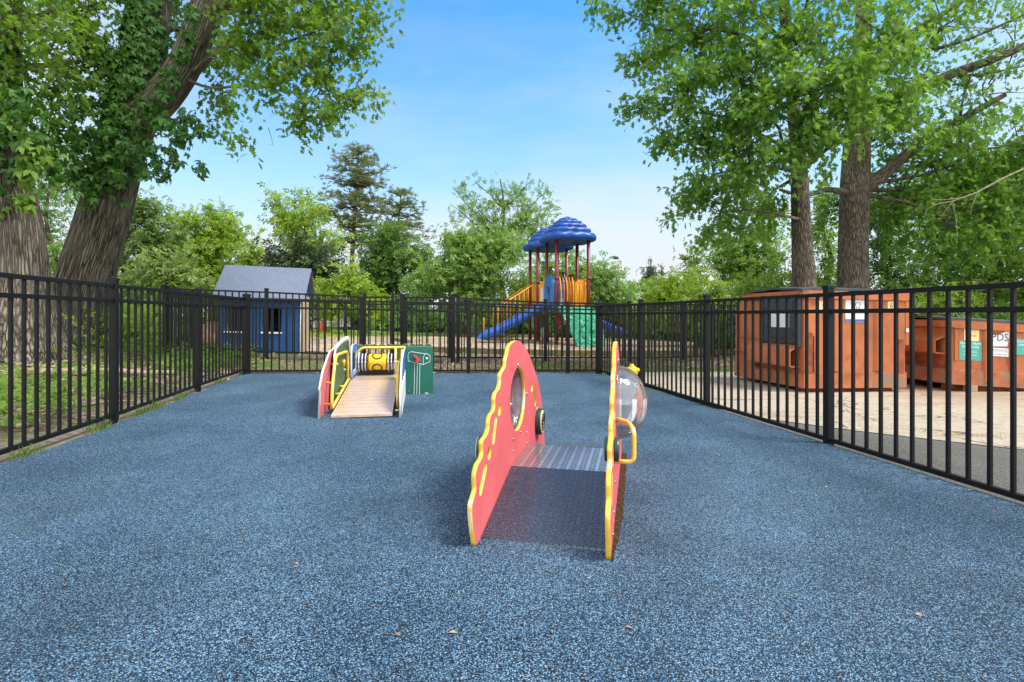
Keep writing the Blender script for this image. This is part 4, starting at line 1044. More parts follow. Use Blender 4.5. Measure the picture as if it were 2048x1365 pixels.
mb = MB(); mb.abox(-.02, hw+.02, -.022, -.003, hh-.085, hh-.004, Hf); mb.build('eave_board', M['shed_tan'], ph)
for a, b in wins:
    mb = MB(); mb.abox(a-.02, b+.02, -.035, -.003, wz0-.035, wz0-.003, Hf); w_ = mb.build('window_sill', M['shed_white'], ph)
mb = MB(); mb.abox(hw+.002, hw+.014, -.012, .05, .0, hh-.09, Hf); mb.build('corner_board', M['shed_white'], ph)
mb = MB(); mb.abox(.86, .90, .45, .50, .0, hh, Hf); mb.build('inner_post', M['shed_tan'], ph)
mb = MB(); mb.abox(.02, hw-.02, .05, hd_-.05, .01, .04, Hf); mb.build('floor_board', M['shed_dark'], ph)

# boulder beside the outer fence
c = W(428, 714, 10.9); gb = gz(c.x, c.y)
bm = bmesh.new(); bmesh.ops.create_icosphere(bm, subdivisions=5, radius=1)
from mathutils import noise as mn
for v in bm.verts:
    p = v.co.copy(); k = 1+.20*mn.noise(p*1.3)+.10*mn.noise(p*3.1)+.05*abs(mn.noise(p*7))
    v.co = Vector((p.x*.25*k, p.y*.24*k, max(-.1, .24+p.z*.30*k)))+Vector((c.x, c.y, gb))
me = bpy.data.meshes.new('boulder'); bm.to_mesh(me); bm.free()
tag(link('boulder', me, M['stone'], None, True), 'rough tan boulder standing behind the left picket fence near the playhouse', 'boulder')

# edging timbers of the mulch bed
def timber(name, label, pts, h=.10, w=.07, mat='timber', group=None, cat='edging'):
    mb = MB()
    for i in range(len(pts)-1):
        a, b = Vector((*pts[i], 0)), Vector((*pts[i+1], 0)); d = (b-a).normalized(); nn = Vector((-d.y, d.x, 0))
        za, zb = gz(*pts[i])-.03, gz(*pts[i+1])-.03; a2, b2 = a+d*.004, b-d*.004
        vs = [Vector((p.x, p.y, z+dz))+nn*s for (p, z) in ((a2, za), (b2, zb)) for dz in (0, h+.03) for s in (-w, w)]
        mb.add(vs, [(0, 1, 3, 2), (4, 6, 7, 5), (0, 4, 5, 1), (2, 3, 7, 6), (0, 2, 6, 4), (1, 5, 7, 3)])
    return tag(mb.build(name, M[mat], None, bevel=.008), label, cat, group)
timber('edging_timber', 'mossy edging timber along the near side of the wood chips, before the slides', [(-2.2, 12.75), (.1, 12.85), (2.4, 13.05), (4.7, 13.5), (6.6, 14.2)], .11, .08)
timber('edging_timber', 'weathered edging timber along the far side of the wood chips, beside the grass', [(-2.9, 20.6), (-1.2, 21.3), (1.2, 21.9)], .10, .08)
timber('edging_timber', 'short grey edging timber lying at an angle beyond the roller ramp', [(-3.6, 16.4), (-2.9, 15.2)], .07, .07)
# guard rail by the far road
def guardrail():
    A, B = W(690, 639, 46), W(1010, 661, 20)
    root = thing('guard_rail', 'long grey metal guard rail under the trees behind the playground', 'guard rail', (A.x, A.y, gz(A.x, A.y)))
    d = (B-A); n = 11; mb = MB(); zt = .58
    dd = Vector((d.x, d.y, 0)).normalized(); nn = Vector((-dd.y, dd.x, 0))
    for h0, h1, o0, o1 in ((.0, .09, 0, .05), (.09, .15, .05, .0), (.15, .21, 0, .05), (.21, .30, .05, 0)):
        p = [Vector((q.x, q.y, zt-.30+h))-nn*o for q in (A, B) for h, o in ((h0, o0), (h1, o1))]
        mb.add(p, [(0, 1, 3, 2)])
    mb.build('rail', M['galv'], root)
    for k in range(n):
        q = A.lerp(B, (k+.3)/n); mb = MB(); mb.abox(q.x-.06, q.x+.06, q.y+.06, q.y+.18, gz(q.x, q.y)-.05, zt-.02); mb.build('post', M['galv'], root)
guardrail()
# grey board planter wall and orange cone on the lawn
c0, c1 = W(612, 668, 23.5), W(700, 668, 24.5)
mb = MB()
for k in range(3):
    d = (c1-c0); d.z = 0; mb.box(Vector(((c0.x+c1.x)/2, (c0.y+c1.y)/2, .30+.16*k+gz(c0.x, c0.y)-.2)), d/2, (0, .06, 0), (0, 0, .072))
tag(mb.build('board_wall', M['wall_gray']), 'low grey wall of weathered boards on the lawn behind the orange cone', 'low wall')
c = W(646, 664, 19.5); g0 = gz(c.x, c.y); t = thing('safety_cone', 'orange safety cone standing on the lawn right of the playhouse', 'cone', (c.x, c.y, g0))
mb = MB(); mb.lathe((c.x, c.y, g0), (0, 0, 1), [(.13, .03), (.12, .10), (.10, .28), (.07, .42), (.05, .44)], 18); mb.build('cone', M['cone'], t, True)
mb = MB(); mb.abox(c.x-.17, c.x+.17, c.y-.17, c.y+.17, g0-.01, g0+.03); mb.build('base', M['cone'], t)
# two far light poles
def lamp(px, ptop, d, label, hx_, hy_):
    b = W(px, 640, d); z1 = W(px, ptop, d).z; h = W(hx_, hy_, d); g0 = gz(b.x, b.y)
    root = thing('street_lamp', label, 'street lamp', (b.x, b.y, g0), 'lamp posts beyond the trees')
    mb = MB(); mb.tube([(b.x, b.y, g0), (b.x, b.y, z1)], [.11, .08], 10); mb.build('pole', M['galv'], root, True)
    mb = MB(); mb.tube([(b.x, b.y, z1-.6), (b.x*.4+h.x*.6, b.y, h.z-.05), (h.x, b.y, h.z)], .04, 8); mb.tube([(b.x, b.y, z1-1.3), (b.x*.5+h.x*.5, b.y, h.z-.35), (h.x*.8+b.x*.2, b.y, h.z-.05)], .025, 6); mb.build('arm', M['galv'], root, True)
    s = 1 if h.x > b.x else -1
    mb = MB(); mb.lathe((h.x-.25*s, b.y, h.z+.03), (s, 0, .12), [(.04, 0), (.17, .15), (.2, .5), (.12, .75), (.02, .8)], 12); mb.build('lamp_head', M['lid'] if s < 0 else M['galv'], root, True)
lamp(1245, 519, 62, 'tall grey street lamp with its dark head pointing left, beyond the bushes', 1233, 517)
lamp(1267.5, 539, 74, 'pale street lamp with its head pointing right, beyond the bushes', 1283, 536)

# ================================================================== orange waste bins
def bin_frame(C, f, drop):
    f = Vector((*f, 0)).normalized(); s = Vector((-f.y, f.x, 0))
    return lambda u, v, w: C+f*u+s*v+Vector((0, 0, w-drop*u))
def sticker(root, fr, u0, u1, w0, w1, mat, texts=(), v=-.004, name='sticker', label=None, poly=None):
    o = link(name, plate(poly or [(u0, w0), (u0, w1), (u1, w1), (u1, w0)], [], .002, lambda u, t, w: fr(u, v+t, w)), [M[mat]], root)
    if label: o['label'] = label
    for (body, size, cu, cw, mt) in texts:
        link('lettering', text_mesh(body, size, lambda x, y: fr(cu+x, v-.0025, cw+y)), M[mt], o)
    return o
def bin_base(root, fr, wid, dep, h, chamf, sleeve, hb=.05):
    prof = [(0, hb), (0, h), (dep-.28, h+.01), (dep, h-chamf), (dep, hb)]
    mb = MB(); V = [fr(0, v, w) for v, w in prof]+[fr(wid, v, w) for v, w in prof]; n = len(prof)
    mb.add(V, [tuple(range(n)), tuple(range(n, 2*n))]+[(i, (i+1) % n, n+(i+1) % n, n+i) for i in range(n)])
    body = mb.build('body', M['orange'], root, bevel=.012)
    mb = MB(); mb.abox(-.012, wid+.012, -.03, -.003, h-.10, h+.012, fr); mb.abox(-.035, -.003, -.03, dep-.25, h-.09, h+.012, fr); mb.abox(wid+.003, wid+.035, -.03, dep-.25, h-.09, h+.012, fr); mb.build('rim', M['orange'], body, bevel=.006)
    mb = MB(); mb.abox(-.006, wid+.006, -.018, -.002, hb-.01, hb+.20, fr); mb.abox(-.020, -.002, -.018, dep, hb-.01, hb+.19, fr); mb.build('base_band', M['scuff'], body, bevel=.004)
    for v in (.15, dep-.3):
        mb = MB(); mb.abox(.06, wid-.06, v, v+.10, hb-.09, hb-.002, fr); mb.build('skid', M['orange_rust'], body)
    return body
def ribs(body, fr, us, w0, w1, wid=.05):
    for u in us:
        V = [fr(u-wid, -.003, w0), fr(u+wid, -.003, w0), fr(u+wid, -.003, w1), fr(u-wid, -.003, w1), fr(u-wid*.45, -.032, w0+.01), fr(u+wid*.45, -.032, w0+.01), fr(u+wid*.45, -.032, w1-.01), fr(u-wid*.45, -.032, w1-.01)]
        mb = MB(); mb.add(V, [(4, 5, 6, 7), (0, 1, 5, 4), (1, 2, 6, 5), (2, 3, 7, 6), (3, 0, 4, 7)]); mb.build('stiffener', M['orange'], body)
def sleeve(body, fr, v0, v1, w0, w1, side=-1, x0=0.):
    # open steel channel for lifting forks, with a sloping top plate and torn lower lip
    mb = MB(); t = .008; o = .17
    def q(a, b, c, d): mb.add([fr(*a), fr(*b), fr(*c), fr(*d)], [(0, 1, 2, 3)])
    X = lambda e: x0+side*e
    prof = [(.0, w1+.07), (o*.8, w1), (o, w1-.02), (o, w0+.02), (o*.85, w0), (.0, w0-.0)]
    ins = [(.0, w1+.05), (o*.78, w1-.016), (o-.014, w1-.03), (o-.014, w0+.03), (o*.83, w0+.014), (.0, w0+.014)]
    n = len(prof)
    for vv in ((v0, v1),):
        V = [fr(X(e), v, w) for v in vv for e, w in prof]+[fr(X(e), v, w) for v in vv for e, w in ins]
        Fs = [(i, i+1, n+i+1, n+i) for i in range(n-1)]+[(2*n+i, 3*n+i, 3*n+i+1, 2*n+i+1) for i in range(n-1)]
        Fs += [(i, 2*n+i, 2*n+i+1, i+1) for i in range(n-1)]+[(n+i, n+i+1, 3*n+i+1, 3*n+i) for i in range(n-1)]
        mb.add(V, Fs)
    return mb.build('fork_sleeve', M['orange'], body)
# --- tall bin with a sliding side door
C1 = Vector((3.86, 7.2, .012)); f1 = bin_frame(C1, (.985, .165), .015)
b1 = thing('dumpster', 'taller orange dumpster with a dark side door and white sign, nearest the picket fence', 'dumpster', f1(.75, .8, -.01), 'orange dumpsters')
bd = bin_base(b1, f1, 1.54, 1.60, 1.325, .27, None)
ribs(bd, f1, (.46, 1.10), .26, 1.22)
for a, b, c in ((.03, .11, .78), (1.42, 1.50, .70)):
    mb = MB(); mb.abox(a, b, -.022, -.003, .24, c, f1); mb.build('wear_plate', M['orange_rust'], bd, bevel=.004)
for q in ((.13, .165, -.028, -.003, .24, .74), (1.543, 1.60, .0, .05, .62, 1.22)):
    mb = MB(); mb.abox(*q, f1); mb.build('corner_strip', M['orange'], bd, bevel=.004)
# side ledges
for q in ((-.022, -.003, .75, 1.55, .66, .68), (-.03, -.003, .98, 1.58, .44, .475)):
    mb = MB(); mb.abox(*q, f1); mb.build('side_ledge', M['orange'], bd, bevel=.003)
fs = lambda u, v, w: f1(-v, u, w)        # on the left face: u runs back, v out
dr = link('side_door', plate(rrect(.07, .78, .63, 1.27, .03), [], .05, lambda u, v, w: f1(-.028+v, u, w)), [M['door_gray']], b1)
mb = MB()
for (a, b, c, d, e) in ((.16, .68, 1.06, 1.20, .012), (.16, .68, .70, .80, .02)):
    mb = MB(); mb.abox(-.054-e, -.054, a, b, c, d, f1); mb.build('door_moulding', M['door_gray'], dr, bevel=.004)
mb = MB(); mb.abox(-.062, -.056, .22, .60, .84, 1.04, f1); mb.build('door_label', M['sign_white'], dr)
for a, b in ((.79, .815), (.035, .06)):
    mb = MB(); mb.abox(-.07, -.003, a, b, .60, 1.29, f1); mb.build('door_track', M['door_gray'], dr)
sleeve(bd, f1, .06, 1.04, .31, .55)
mb = MB()                                # gussets below the sleeve
for v in (.12, .5, .95):
    V = [f1(-.004, v, .30), f1(-.14, v, .30), f1(-.004, v, .18), f1(-.004, v+.012, .30), f1(-.14, v+.012, .30), f1(-.004, v+.012, .18)]; mb.add(V, [(0, 1, 2), (3, 4, 5), (0, 1, 4, 3), (1, 2, 5, 4)])
mb.build('sleeve_gusset', M['orange_rust'], bd)
def lid(root, fr, wid, dep, z, crown, name='lid'):
    n = 14; V = []; Fs = []; m = 8
    for j in range(m+1):
        for k in range(n+1):
            u = -.05+(wid+.10)*k/n; v = -.03+(dep+.03)*j/m
            h = crown*(1-(2*k/n-1)**2)*.4+crown*math.sin(math.pi*min(1, (j/m)*1.0))*.8+.006*math.sin(j*2.2+k)
            V.append(fr(u, v, z+h))
    b = len(V); V += [Vector(v)-Vector((0, 0, .03)) for v in V]; w = n+1
    for j in range(m):
        for k in range(n): Fs += [(j*w+k, j*w+k+1, (j+1)*w+k+1, (j+1)*w+k), (b+j*w+k, b+(j+1)*w+k, b+(j+1)*w+k+1, b+j*w+k+1)]
    for k in range(n): Fs += [(k, b+k, b+k+1, k+1), (m*w+k, m*w+k+1, b+m*w+k+1, b+m*w+k)]
    for j in range(m): Fs += [(j*w, (j+1)*w, b+(j+1)*w, b+j*w), (j*w+n, b+j*w+n, b+(j+1)*w+n, (j+1)*w+n)]
    mb = MB(); mb.add(V, Fs); return mb.build(name, M['lid'], root)
lid(b1, f1, 1.54, 1.30, 1.355, .05)
sticker(b1, f1, .612, .957, .925, 1.225, 'sign_white', [('EnviroSolutions', .047, .785, 1.055, 'ink_gray'), ('Bins and dumpsters', .022, .785, 1.012, 'ink_gray'), ('ESI', .06, .80, 1.125, 'ink')][0:1]+[('ESI', .05, .80, 1.115, 'ink')], name='sign', label='white company sign')
mb = MB(); mb.abox(.613, .956, -.0085, -.0055, .930, .965, f1); mb.build('sign_band', M['sign_blue'], b1)
mb = MB(); mb.tube([f1(.765, -.008, 1.15), f1(.765, -.008, 1.175), f1(.805, -.008, 1.195), f1(.835, -.008, 1.178), f1(.835, -.008, 1.15)], .003, 5); mb.build('sign_emblem', M['ink'], b1)
sticker(b1, f1, .205, .325, 1.04, 1.235, 'sign_yellow', [('NOTICE', .028, .265, 1.205, 'ink_red'), ('!', .07, .265, 1.13, 'ink_red')])
sticker(b1, f1, 1.26, 1.42, 1.10, 1.215, 'sign_yellow', [('6y', .10, 1.34, 1.155, 'ink')])
sticker(b1, f1, 1.553, 1.592, .80, .85, 'ink_white')
# --- lower bin
C2 = Vector((6.06, 7.5, -.022)); f2 = bin_frame(C2, (.992, .06), .062)
b2 = thing('dumpster', 'lower orange dumpster with teal and yellow stickers, at the right edge', 'dumpster', f2(1, .6, 0), 'orange dumpsters')
b2d = bin_base(b2, f2, 2.05, 1.35, .965, .12, None, .10)
ribs(b2d, f2, (.47, .86, 1.42), .14, .86, .035)
mb = MB(); mb.abox(.02, .07, -.02, -.003, .42, .86, f2); mb.build('wear_plate', M['orange'], b2d, bevel=.003)
mb = MB(); mb.abox(-.018, -.003, .02, 1.3, .10, .46, f2); mb.build('rusty_lower_side', M['orange_rust'], b2d)
sleeve(b2d, f2, .10, 1.15, .50, .70)
lid(b2, f2, 2.05, 1.2, .995, .045)
sticker(b2, f2, .165, .385, .705, .90, 'sign_yellow', [('NOTICE', .04, .275, .86, 'ink_red'), ('RECYCLE', .032, .275, .775, 'ink')])
sticker(b2, f2, .095, .42, .435, .70, 'sign_teal', [('SINGLE STREAM', .042, .2575, .668, 'ink_white'), ('RECYCLING', .046, .2575, .62, 'ink_white'), ('paper and card', .03, .2575, .555, 'ink_white'), ('bottles and cans', .03, .2575, .51, 'ink_white'), ('glass', .03, .2575, .465, 'ink_white')], label='torn teal recycling sticker')
sticker(b2, f2, 0, 0, 0, 0, 'sign_white', [('PDS', .15, .69, .775, 'ink')], poly=[(.545, .645), (.575, .80), (.68, .82), (.84, .895), (.80, .66)], label='white pennant shaped sticker')
sticker(b2, f2, .49, .815, .515, .63, 'sign_white', [('1-8PDSWASTE', .046, .652, .595, 'ink_gray'), ('www.pdswaste.com', .034, .652, .545, 'ink_gray')])
sticker(b2, f2, .905, 1.26, .555, .775, 'sign_teal', [('DOCUMENT', .05, 1.08, .738, 'ink_white'), ('SHREDDING', .045, 1.08, .69, 'ink_white'), ('bin only', .035, 1.08, .63, 'ink_white')])
sticker(b2, f2, 1.04, 1.20, .785, .885, 'sign_yellow', [('4y', .10, 1.12, .83, 'ink')])
mb = MB(); mb.abox(.22, .34, -.03, .07, -.005, .095, f2); tag(mb.build('wood_block', M['deadwood']), 'small wooden block wedged under the lower orange dumpster', 'wood block')
# ================================================================== near trees
def path_px(lst, k=1.0): return [W(x, y, d) for x, y, d, r in lst], [r/F*d*k for x, y, d, r in lst]
def limb_px(pts, r0, r1, seed=0, n=9):
    P = [W(*p) for p in pts]; k = len(P)
    return (P, [r0+(r1-r0)*i/(k-1) for i in range(k)], n, .05, None, seed)
def auto_limbs(path, blobs, r0=.05, r1=.014, rise=.45, seed=0, skip=()):
    out = []; rr = random.Random(seed)
    for i, (c, r, w) in enumerate(blobs):
        if i in skip: continue
        best = min(path, key=lambda p: (p-Vector(c)).length+2.2*abs((Vector(c).z-rise*math.hypot(c[0]-p.x, c[1]-p.y))-p.z))
        out.append((crook(best, Vector(c), 3, .05, seed+i), [r0, r0*.8, r0*.6, r0*.45, r1], 7, .04, None, seed+i))
    return out
def limb_objs(name, mat, parent, limbs):
    for l in limbs: trunk_obj(name, mat, parent, [l])
def inner_twigs(blobs, P, I, mat, parent, frac=.05, r0=.012, r1=.003, seed=0, name='twigs'):
    pairs = []; rr = random.Random(seed)
    for j in range(len(P)):
        if rr.random() < frac:
            c = Vector(blobs[I[j]][0]); p = Vector(P[j]); a = c.lerp(p, rr.uniform(0, .25)); pairs.append((a, p))
    return tag(link(name, twig_mesh(pairs, r0, r1, seed).mesh(name), mat, parent), kind='stuff')
# ---- leaning forked tree (left)
path2, rad2 = path_px([(150, 700, 10.6, 76), (156, 640, 10.6, 64), (168, 560, 10.5, 62), (204, 440, 10.4, 58), (246, 300, 10.2, 52), (276, 215, 10.1, 54), (292, 140, 10.1, 46), (300, 60, 10.1, 44), (306, -40, 10.1, 40), (300, -260, 10.2, 30), (310, -520, 10.3, 12)], .77)
pathR, radR = path_px([(282, 235, 10.05, 40), (330, 190, 9.95, 36), (376, 120, 9.85, 33), (414, 20, 9.7, 34), (440, -60, 9.6, 30), (500, -220, 9.5, 22), (560, -400, 9.4, 9)], .88)
b2c = pxblobs([(560, 50, 115, 8.8), (675, 70, 90, 8.6), (735, 25, 45, 8.4), (650, 165, 85, 8.6), (715, 205, 46, 8.3), (565, 165, 82, 8.7), (655, 245, 36, 8.3), (495, 105, 70, 9.0, .8), (500, 25, 70, 9.2, .8), (478, 275, 25, 8.4, 1.2), (600, 225, 50, 8.5), (600, -10, 120, 9), (700, -50, 100, 9), (750, 90, 22, 8.3), (755, 190, 18, 8.2), (445, 195, 42, 10.4), (450, 120, 48, 10.4), (430, 245, 26, 10.2, .8), (352, 55, 40, 10.9), (345, 5, 40, 10.9), (420, 60, 40, 10.8, .8),
               (520, -140, 160, 9.6, .7), (640, -190, 130, 9.4, .6), (380, -230, 170, 10.2, .6), (540, -380, 150, 9.8, .5), (330, -480, 170, 10.4, .5), (240, -120, 120, 10.8, .6)])
t2 = thing('leaning_tree', 'thick leaning forked tree with creeper on its bark, behind the left picket fence', 'tree', (*path2[0].xy, gz(*path2[0].xy)))
trunk_obj('trunk', M['bark_ridge'], t2, [(path2, rad2, 40, .05, .25, 2), (pathR, radR, 28, .05, None, 5)])
limbs2 = [limb_px([(392, 145, 9.8), (425, 110, 9.5), (452, 84, 9.2), (508, 10, 9.0), (560, -60, 8.9)], .07, .02, 1), limb_px([(440, 95, 9.3), (470, 92, 9.1), (520, 112, 8.8), (600, 128, 8.6), (660, 150, 8.5)], .05, .012, 2), limb_px([(380, 162, 9.8), (424, 176, 9.4), (520, 172, 8.9), (580, 190, 8.6)], .03, .008, 3), limb_px([(520, 112, 8.8), (560, 90, 8.7), (640, 60, 8.5), (700, 40, 8.4)], .03, .008, 4), limb_px([(600, 128, 8.6), (650, 190, 8.5), (690, 215, 8.3)], .02, .006, 6), limb_px([(470, -10, 9.4), (560, -60, 9.0), (660, -70, 8.9)], .06, .015, 7), limb_px([(452, 84, 9.2), (470, 60, 9.2), (468, 0, 9.3)], .03, .012, 8)]
limb_objs('limb', M['bark_ridge'], t2, limbs2+auto_limbs(path2[7:]+pathR[3:], [b for i, b in enumerate(b2c) if i in (11, 12, 20, 21, 22, 23, 24)], .08, .02, .4, 40))
cr_, P_, I_ = tree_crown('crown', t2, b2c, M['leaf_left'], 'oak', .122, 78, 7, .38, .45, .5, clump=5.5)
inner_twigs(b2c, P_, I_, M['twig'], t2, .10, .012, .003, 3)
# dangling bare twig
mb = MB(); mb.tube([W(536, 255, 8.6), W(543, 275, 8.6), W(546, 292, 8.6)], [.005, .004, .002], 5, False); mb.tube([W(546, 290, 8.6), W(535, 290, 8.6)], [.002, .001], 4, False); mb.build('dead_twig', M['twig'], t2)
# ---- upright tree at the far left
path1, rad1 = path_px([(18, 712, 8.9, 104), (24, 640, 8.9, 84), (26, 560, 8.9, 70), (22, 450, 8.9, 62), (10, 350, 8.9, 52), (6, 250, 8.9, 44), (8, 150, 8.9, 36), (14, 50, 8.9, 29), (18, -60, 8.9, 25), (10, -260, 8.9, 16), (0, -460, 8.9, 7)], .79)
b1c = pxblobs([(60, 50, 110, 8.6), (150, 90, 85, 9.6), (20, 160, 70, 8.6), (125, 180, 65, 9.4), (180, 20, 100, 10), (225, 120, 50, 9.9, .8), (60, -70, 120, 9), (95, 235, 45, 9.2), (-60, 60, 110, 8.6, .7), (-80, -80, 140, 9, .6), (30, -250, 170, 9, .5), (180, -140, 120, 9.8, .6)])
t1 = thing('ivied_tree', 'thick upright tree with young creeper leaves, at the left edge', 'tree', (*path1[0].xy, gz(*path1[0].xy)))
trunk_obj('trunk', M['bark_ridge'], t1, [(path1, rad1, 40, .05, .22, 7)])
limb_objs('limb', M['bark_ridge'], t1, [limb_px([(0, 60, 8.9), (30, 25, 8.8), (60, -20, 8.8)], .03, .01, 1), limb_px([(0, 55, 8.7), (20, 40, 8.7), (42, 18, 8.7)], .02, .008, 2)]+auto_limbs(path1[6:], b1c, .06, .014, .4, 60))
cr_, P_, I_ = tree_crown('crown', t1, b1c, M['leaf_left'], 'oak', .122, 46, 7, .40, .45, .5)
inner_twigs(b1c, P_, I_, M['twig'], t1, .10, .012, .003, 4)
SIDE = -.2
# ---- creeper on the two trunks
def creeper(name, label, path, rad, t0, t1_, n, size, side, mat, hang, leaf='creeper', out=.03):
    root = thing(name, label, 'creeper', tuple(path[0]))
    P = []; O = []
    for i in range(n):
        t = t0+(t1_-t0)*rng.random()**.9; k = min(len(path)-2, int(t)); f = t-k
        c = path[k].lerp(path[k+1], f); r = rad[k]*(1-f)+rad[k+1]*f
        ax = (path[k+1]-path[k]).normalized(); e1 = ax.cross(Vector((0, -1, 0))).normalized(); e2 = e1.cross(ax)
        if e2.y > 0: e2 = -e2
        q = rng.normal(side, .75); o = e1*math.sin(q)+e2*math.cos(q)      # q=0 faces the viewer side
        bump_ = out+abs(rng.normal(0, .06))
        P.append(c+o*(r*1.03+bump_)); O.append(o)
    P = np.array([tuple(p) for p in P]); O = np.array([tuple(o) for o in O])
    if hang:
        hp = []; ho = []
        for (px, py, rp, d, k) in hang:
            r = rp/F*d; dd = rnd(k)*(rng.random((k, 1))**.45); hp.append(np.array(W(px, py, d))+dd*np.array([r, r*.6, r])); ho.append(dd)
        P = np.concatenate([P]+hp); O = np.concatenate([O]+ho)
    m = len(P); T = unit(O*.35+rnd(m)*.55+np.array([0, 0, -.75])); Nn = unit(O*.8+np.array([0, -.15, .45])+rnd(m)*.45)
    link('leaves', leaves('leaves', P, T, Nn, size*(.6+.7*rng.random(m)), leaf), mat, root)
    mb = MB(); rr = random.Random(n)
    for i in range(9):
        t = t0; pts = []; q = rr.uniform(-1.1, 1.1)
        while t < t1_:
            k = min(len(path)-2, int(t)); f = t-k; c = path[k].lerp(path[k+1], f); r = rad[k]*(1-f)+rad[k+1]*f
            q += rr.uniform(-.25, .25); ax = (path[k+1]-path[k]).normalized(); e1 = ax.cross(Vector((0, -1, 0))).normalized(); e2 = e1.cross(ax)
            if e2.y > 0: e2 = -e2
            pts.append(c+(e1*math.sin(q)+e2*math.cos(q))*r*1.05); t += .35
        mb.tube(pts, [.014-.009*j/len(pts) for j in range(len(pts))], 5, False)
    mb.build('stems', M['twig'], root, True)
    return root
creeper('creeper', 'dark green creeper climbing the leaning forked tree', path2, rad2, 3.35, 8.6, 1250, .122, SIDE, M['leaf_ivy'],
        [(235, 325, 58, 9.7, 75), (205, 275, 50, 9.6, 70), (150, 300, 50, 9.6, 80), (165, 370, 45, 9.7, 60), (110, 225, 62, 9.4, 95), (185, 195, 60, 9.7, 90), (215, 120, 50, 9.8, 60), (325, 250, 30, 9.5, 34), (345, 305, 34, 9.4, 40), (375, 240, 28, 9.3, 30), (295, 290, 26, 9.5, 28), (402, 258, 22, 9.3, 14), (398, 335, 17, 9.3, 7), (325, 345, 24, 9.4, 20), (360, 275, 26, 9.3, 24), (90, 330, 36, 9.2, 34), (175, 90, 50, 9.7, 50), (300, 215, 28, 9.6, 30), (322, 182, 24, 9.5, 28), (340, 150, 24, 9.4, 26), (358, 112, 22, 9.3, 24), (374, 70, 20, 9.2, 20), (384, 25, 20, 9.1, 18), (300, 330, 30, 9.6, 26)])
creeper('creeper', 'bright young creeper climbing the upright tree at the left edge', path1, rad1, 3.3, 6.8, 190, .13, .45, M['leaf_ivy'],
        [(20, 260, 45, 8.3, 45), (70, 270, 40, 8.4, 40), (40, 200, 45, 8.3, 40)])
cy = creeper('creeper', 'pale green sprig of five-fingered leaves low on the upright left tree', path1, rad1, 3.0, 3.4, 6, .15, .5, M['leaf_young'],
        [(70, 320, 32, 8.35, 22), (55, 345, 28, 8.35, 14), (40, 400, 20, 8.3, 9), (50, 415, 14, 8.3, 5), (28, 235, 26, 8.3, 14), (30, 265, 22, 8.3, 9), (62, 300, 26, 8.3, 12)])
# ---- slim oak behind the bins
pathA, radA = path_px([(1620, 700, 11.6, 32), (1612, 600, 11.5, 25), (1604, 480, 11.4, 20), (1598, 345, 11.3, 17), (1590, 250, 11.2, 14), (1577, 100, 11.1, 12), (1566, 0, 11.0, 11.5), (1556, -140, 11, 9), (1552, -330, 11, 5)], .92)
bAc = pxblobs([(1400, 70, 115, 10.2, 1.15), (1310, 110, 52, 10.2, 1.2), (1282, 215, 42, 10.2), (1370, 190, 92, 9.8), (1330, 285, 36, 10), (1480, 170, 115, 9.6), (1560, 70, 115, 9.6), (1620, 190, 120, 9.0), (1500, 290, 105, 9.4, 1.2), (1420, 300, 75, 9.8, 1.2), (1395, 375, 42, 10.4), (1365, 412, 42, 11, .8), (1440, 425, 70, 10.6, .9), (1525, 405, 76, 11.9), (1600, 262, 78, 9.4), (1685, 235, 76, 9.0, .8), (1710, 140, 105, 9.2, .9), (1770, 70, 105, 9.4), (1420, 460, 36, 11, .6), (1505, 470, 45, 10.6, .6), (1300, 20, 60, 10.6), (1255, 130, 16, 10.4), (1250, 235, 14, 10.3), (1645, 360, 36, 10.4, .5),
              (1220, 10, 46, 10.8, .8), (1180, 2, 24, 10.9, .8), (1265, 60, 30, 10.6), (1450, -60, 140, 10, .7), (1650, -80, 160, 9.6, .6), (1560, -240, 170, 10.4, .5), (1330, -80, 100, 10.6, .6), (1790, 210, 70, 9.6)])
tA = thing('oak_tree', 'slimmer oak with a bent trunk behind the taller dumpster, left of the thick oak', 'tree', (*pathA[0].xy, gz(*pathA[0].xy)))
trunk_obj('trunk', M['bark_oak'], tA, [(pathA, radA, 26, .05, .2, 3)])
limbsA = [limb_px([(1590, 338, 11.2), (1560, 338, 10.8), (1525, 330, 10.3)], .05, .015, 1), limb_px([(1608, 335, 11.2), (1640, 300, 10.8), (1668, 200, 10.2), (1690, 140, 9.8)], .07, .02, 2), limb_px([(1585, 220, 11.1), (1530, 190, 10.7), (1440, 150, 10.2), (1380, 140, 10)], .05, .012, 3), limb_px([(1575, 110, 11), (1520, 85, 10.6), (1440, 60, 10.3), (1330, 60, 10.4), (1240, 20, 10.8)], .05, .01, 4), limb_px([(1602, 440, 11.3), (1560, 430, 10.9), (1500, 420, 10.4), (1420, 430, 10.7)], .035, .008, 5), limb_px([(1594, 300, 11.2), (1540, 280, 10.6), (1450, 235, 10.2), (1330, 220, 10.2)], .05, .01, 6)]
limb_objs('limb', M['bark_oak'], tA, limbsA+auto_limbs(pathA[3:], [b for i, b in enumerate(bAc) if i in (5, 6, 7, 8, 13, 14, 15, 16, 17, 27, 28, 29, 31)], .05, .012, .35, 80))
cr_, P_, I_ = tree_crown('crown', tA, bAc, M['leaf_oak'], 'oak', .135, 86, 7, .38, .4, .5, clump=5.0)
inner_twigs(bAc, P_, I_, M['twig'], tA, .10, .013, .003, 5)
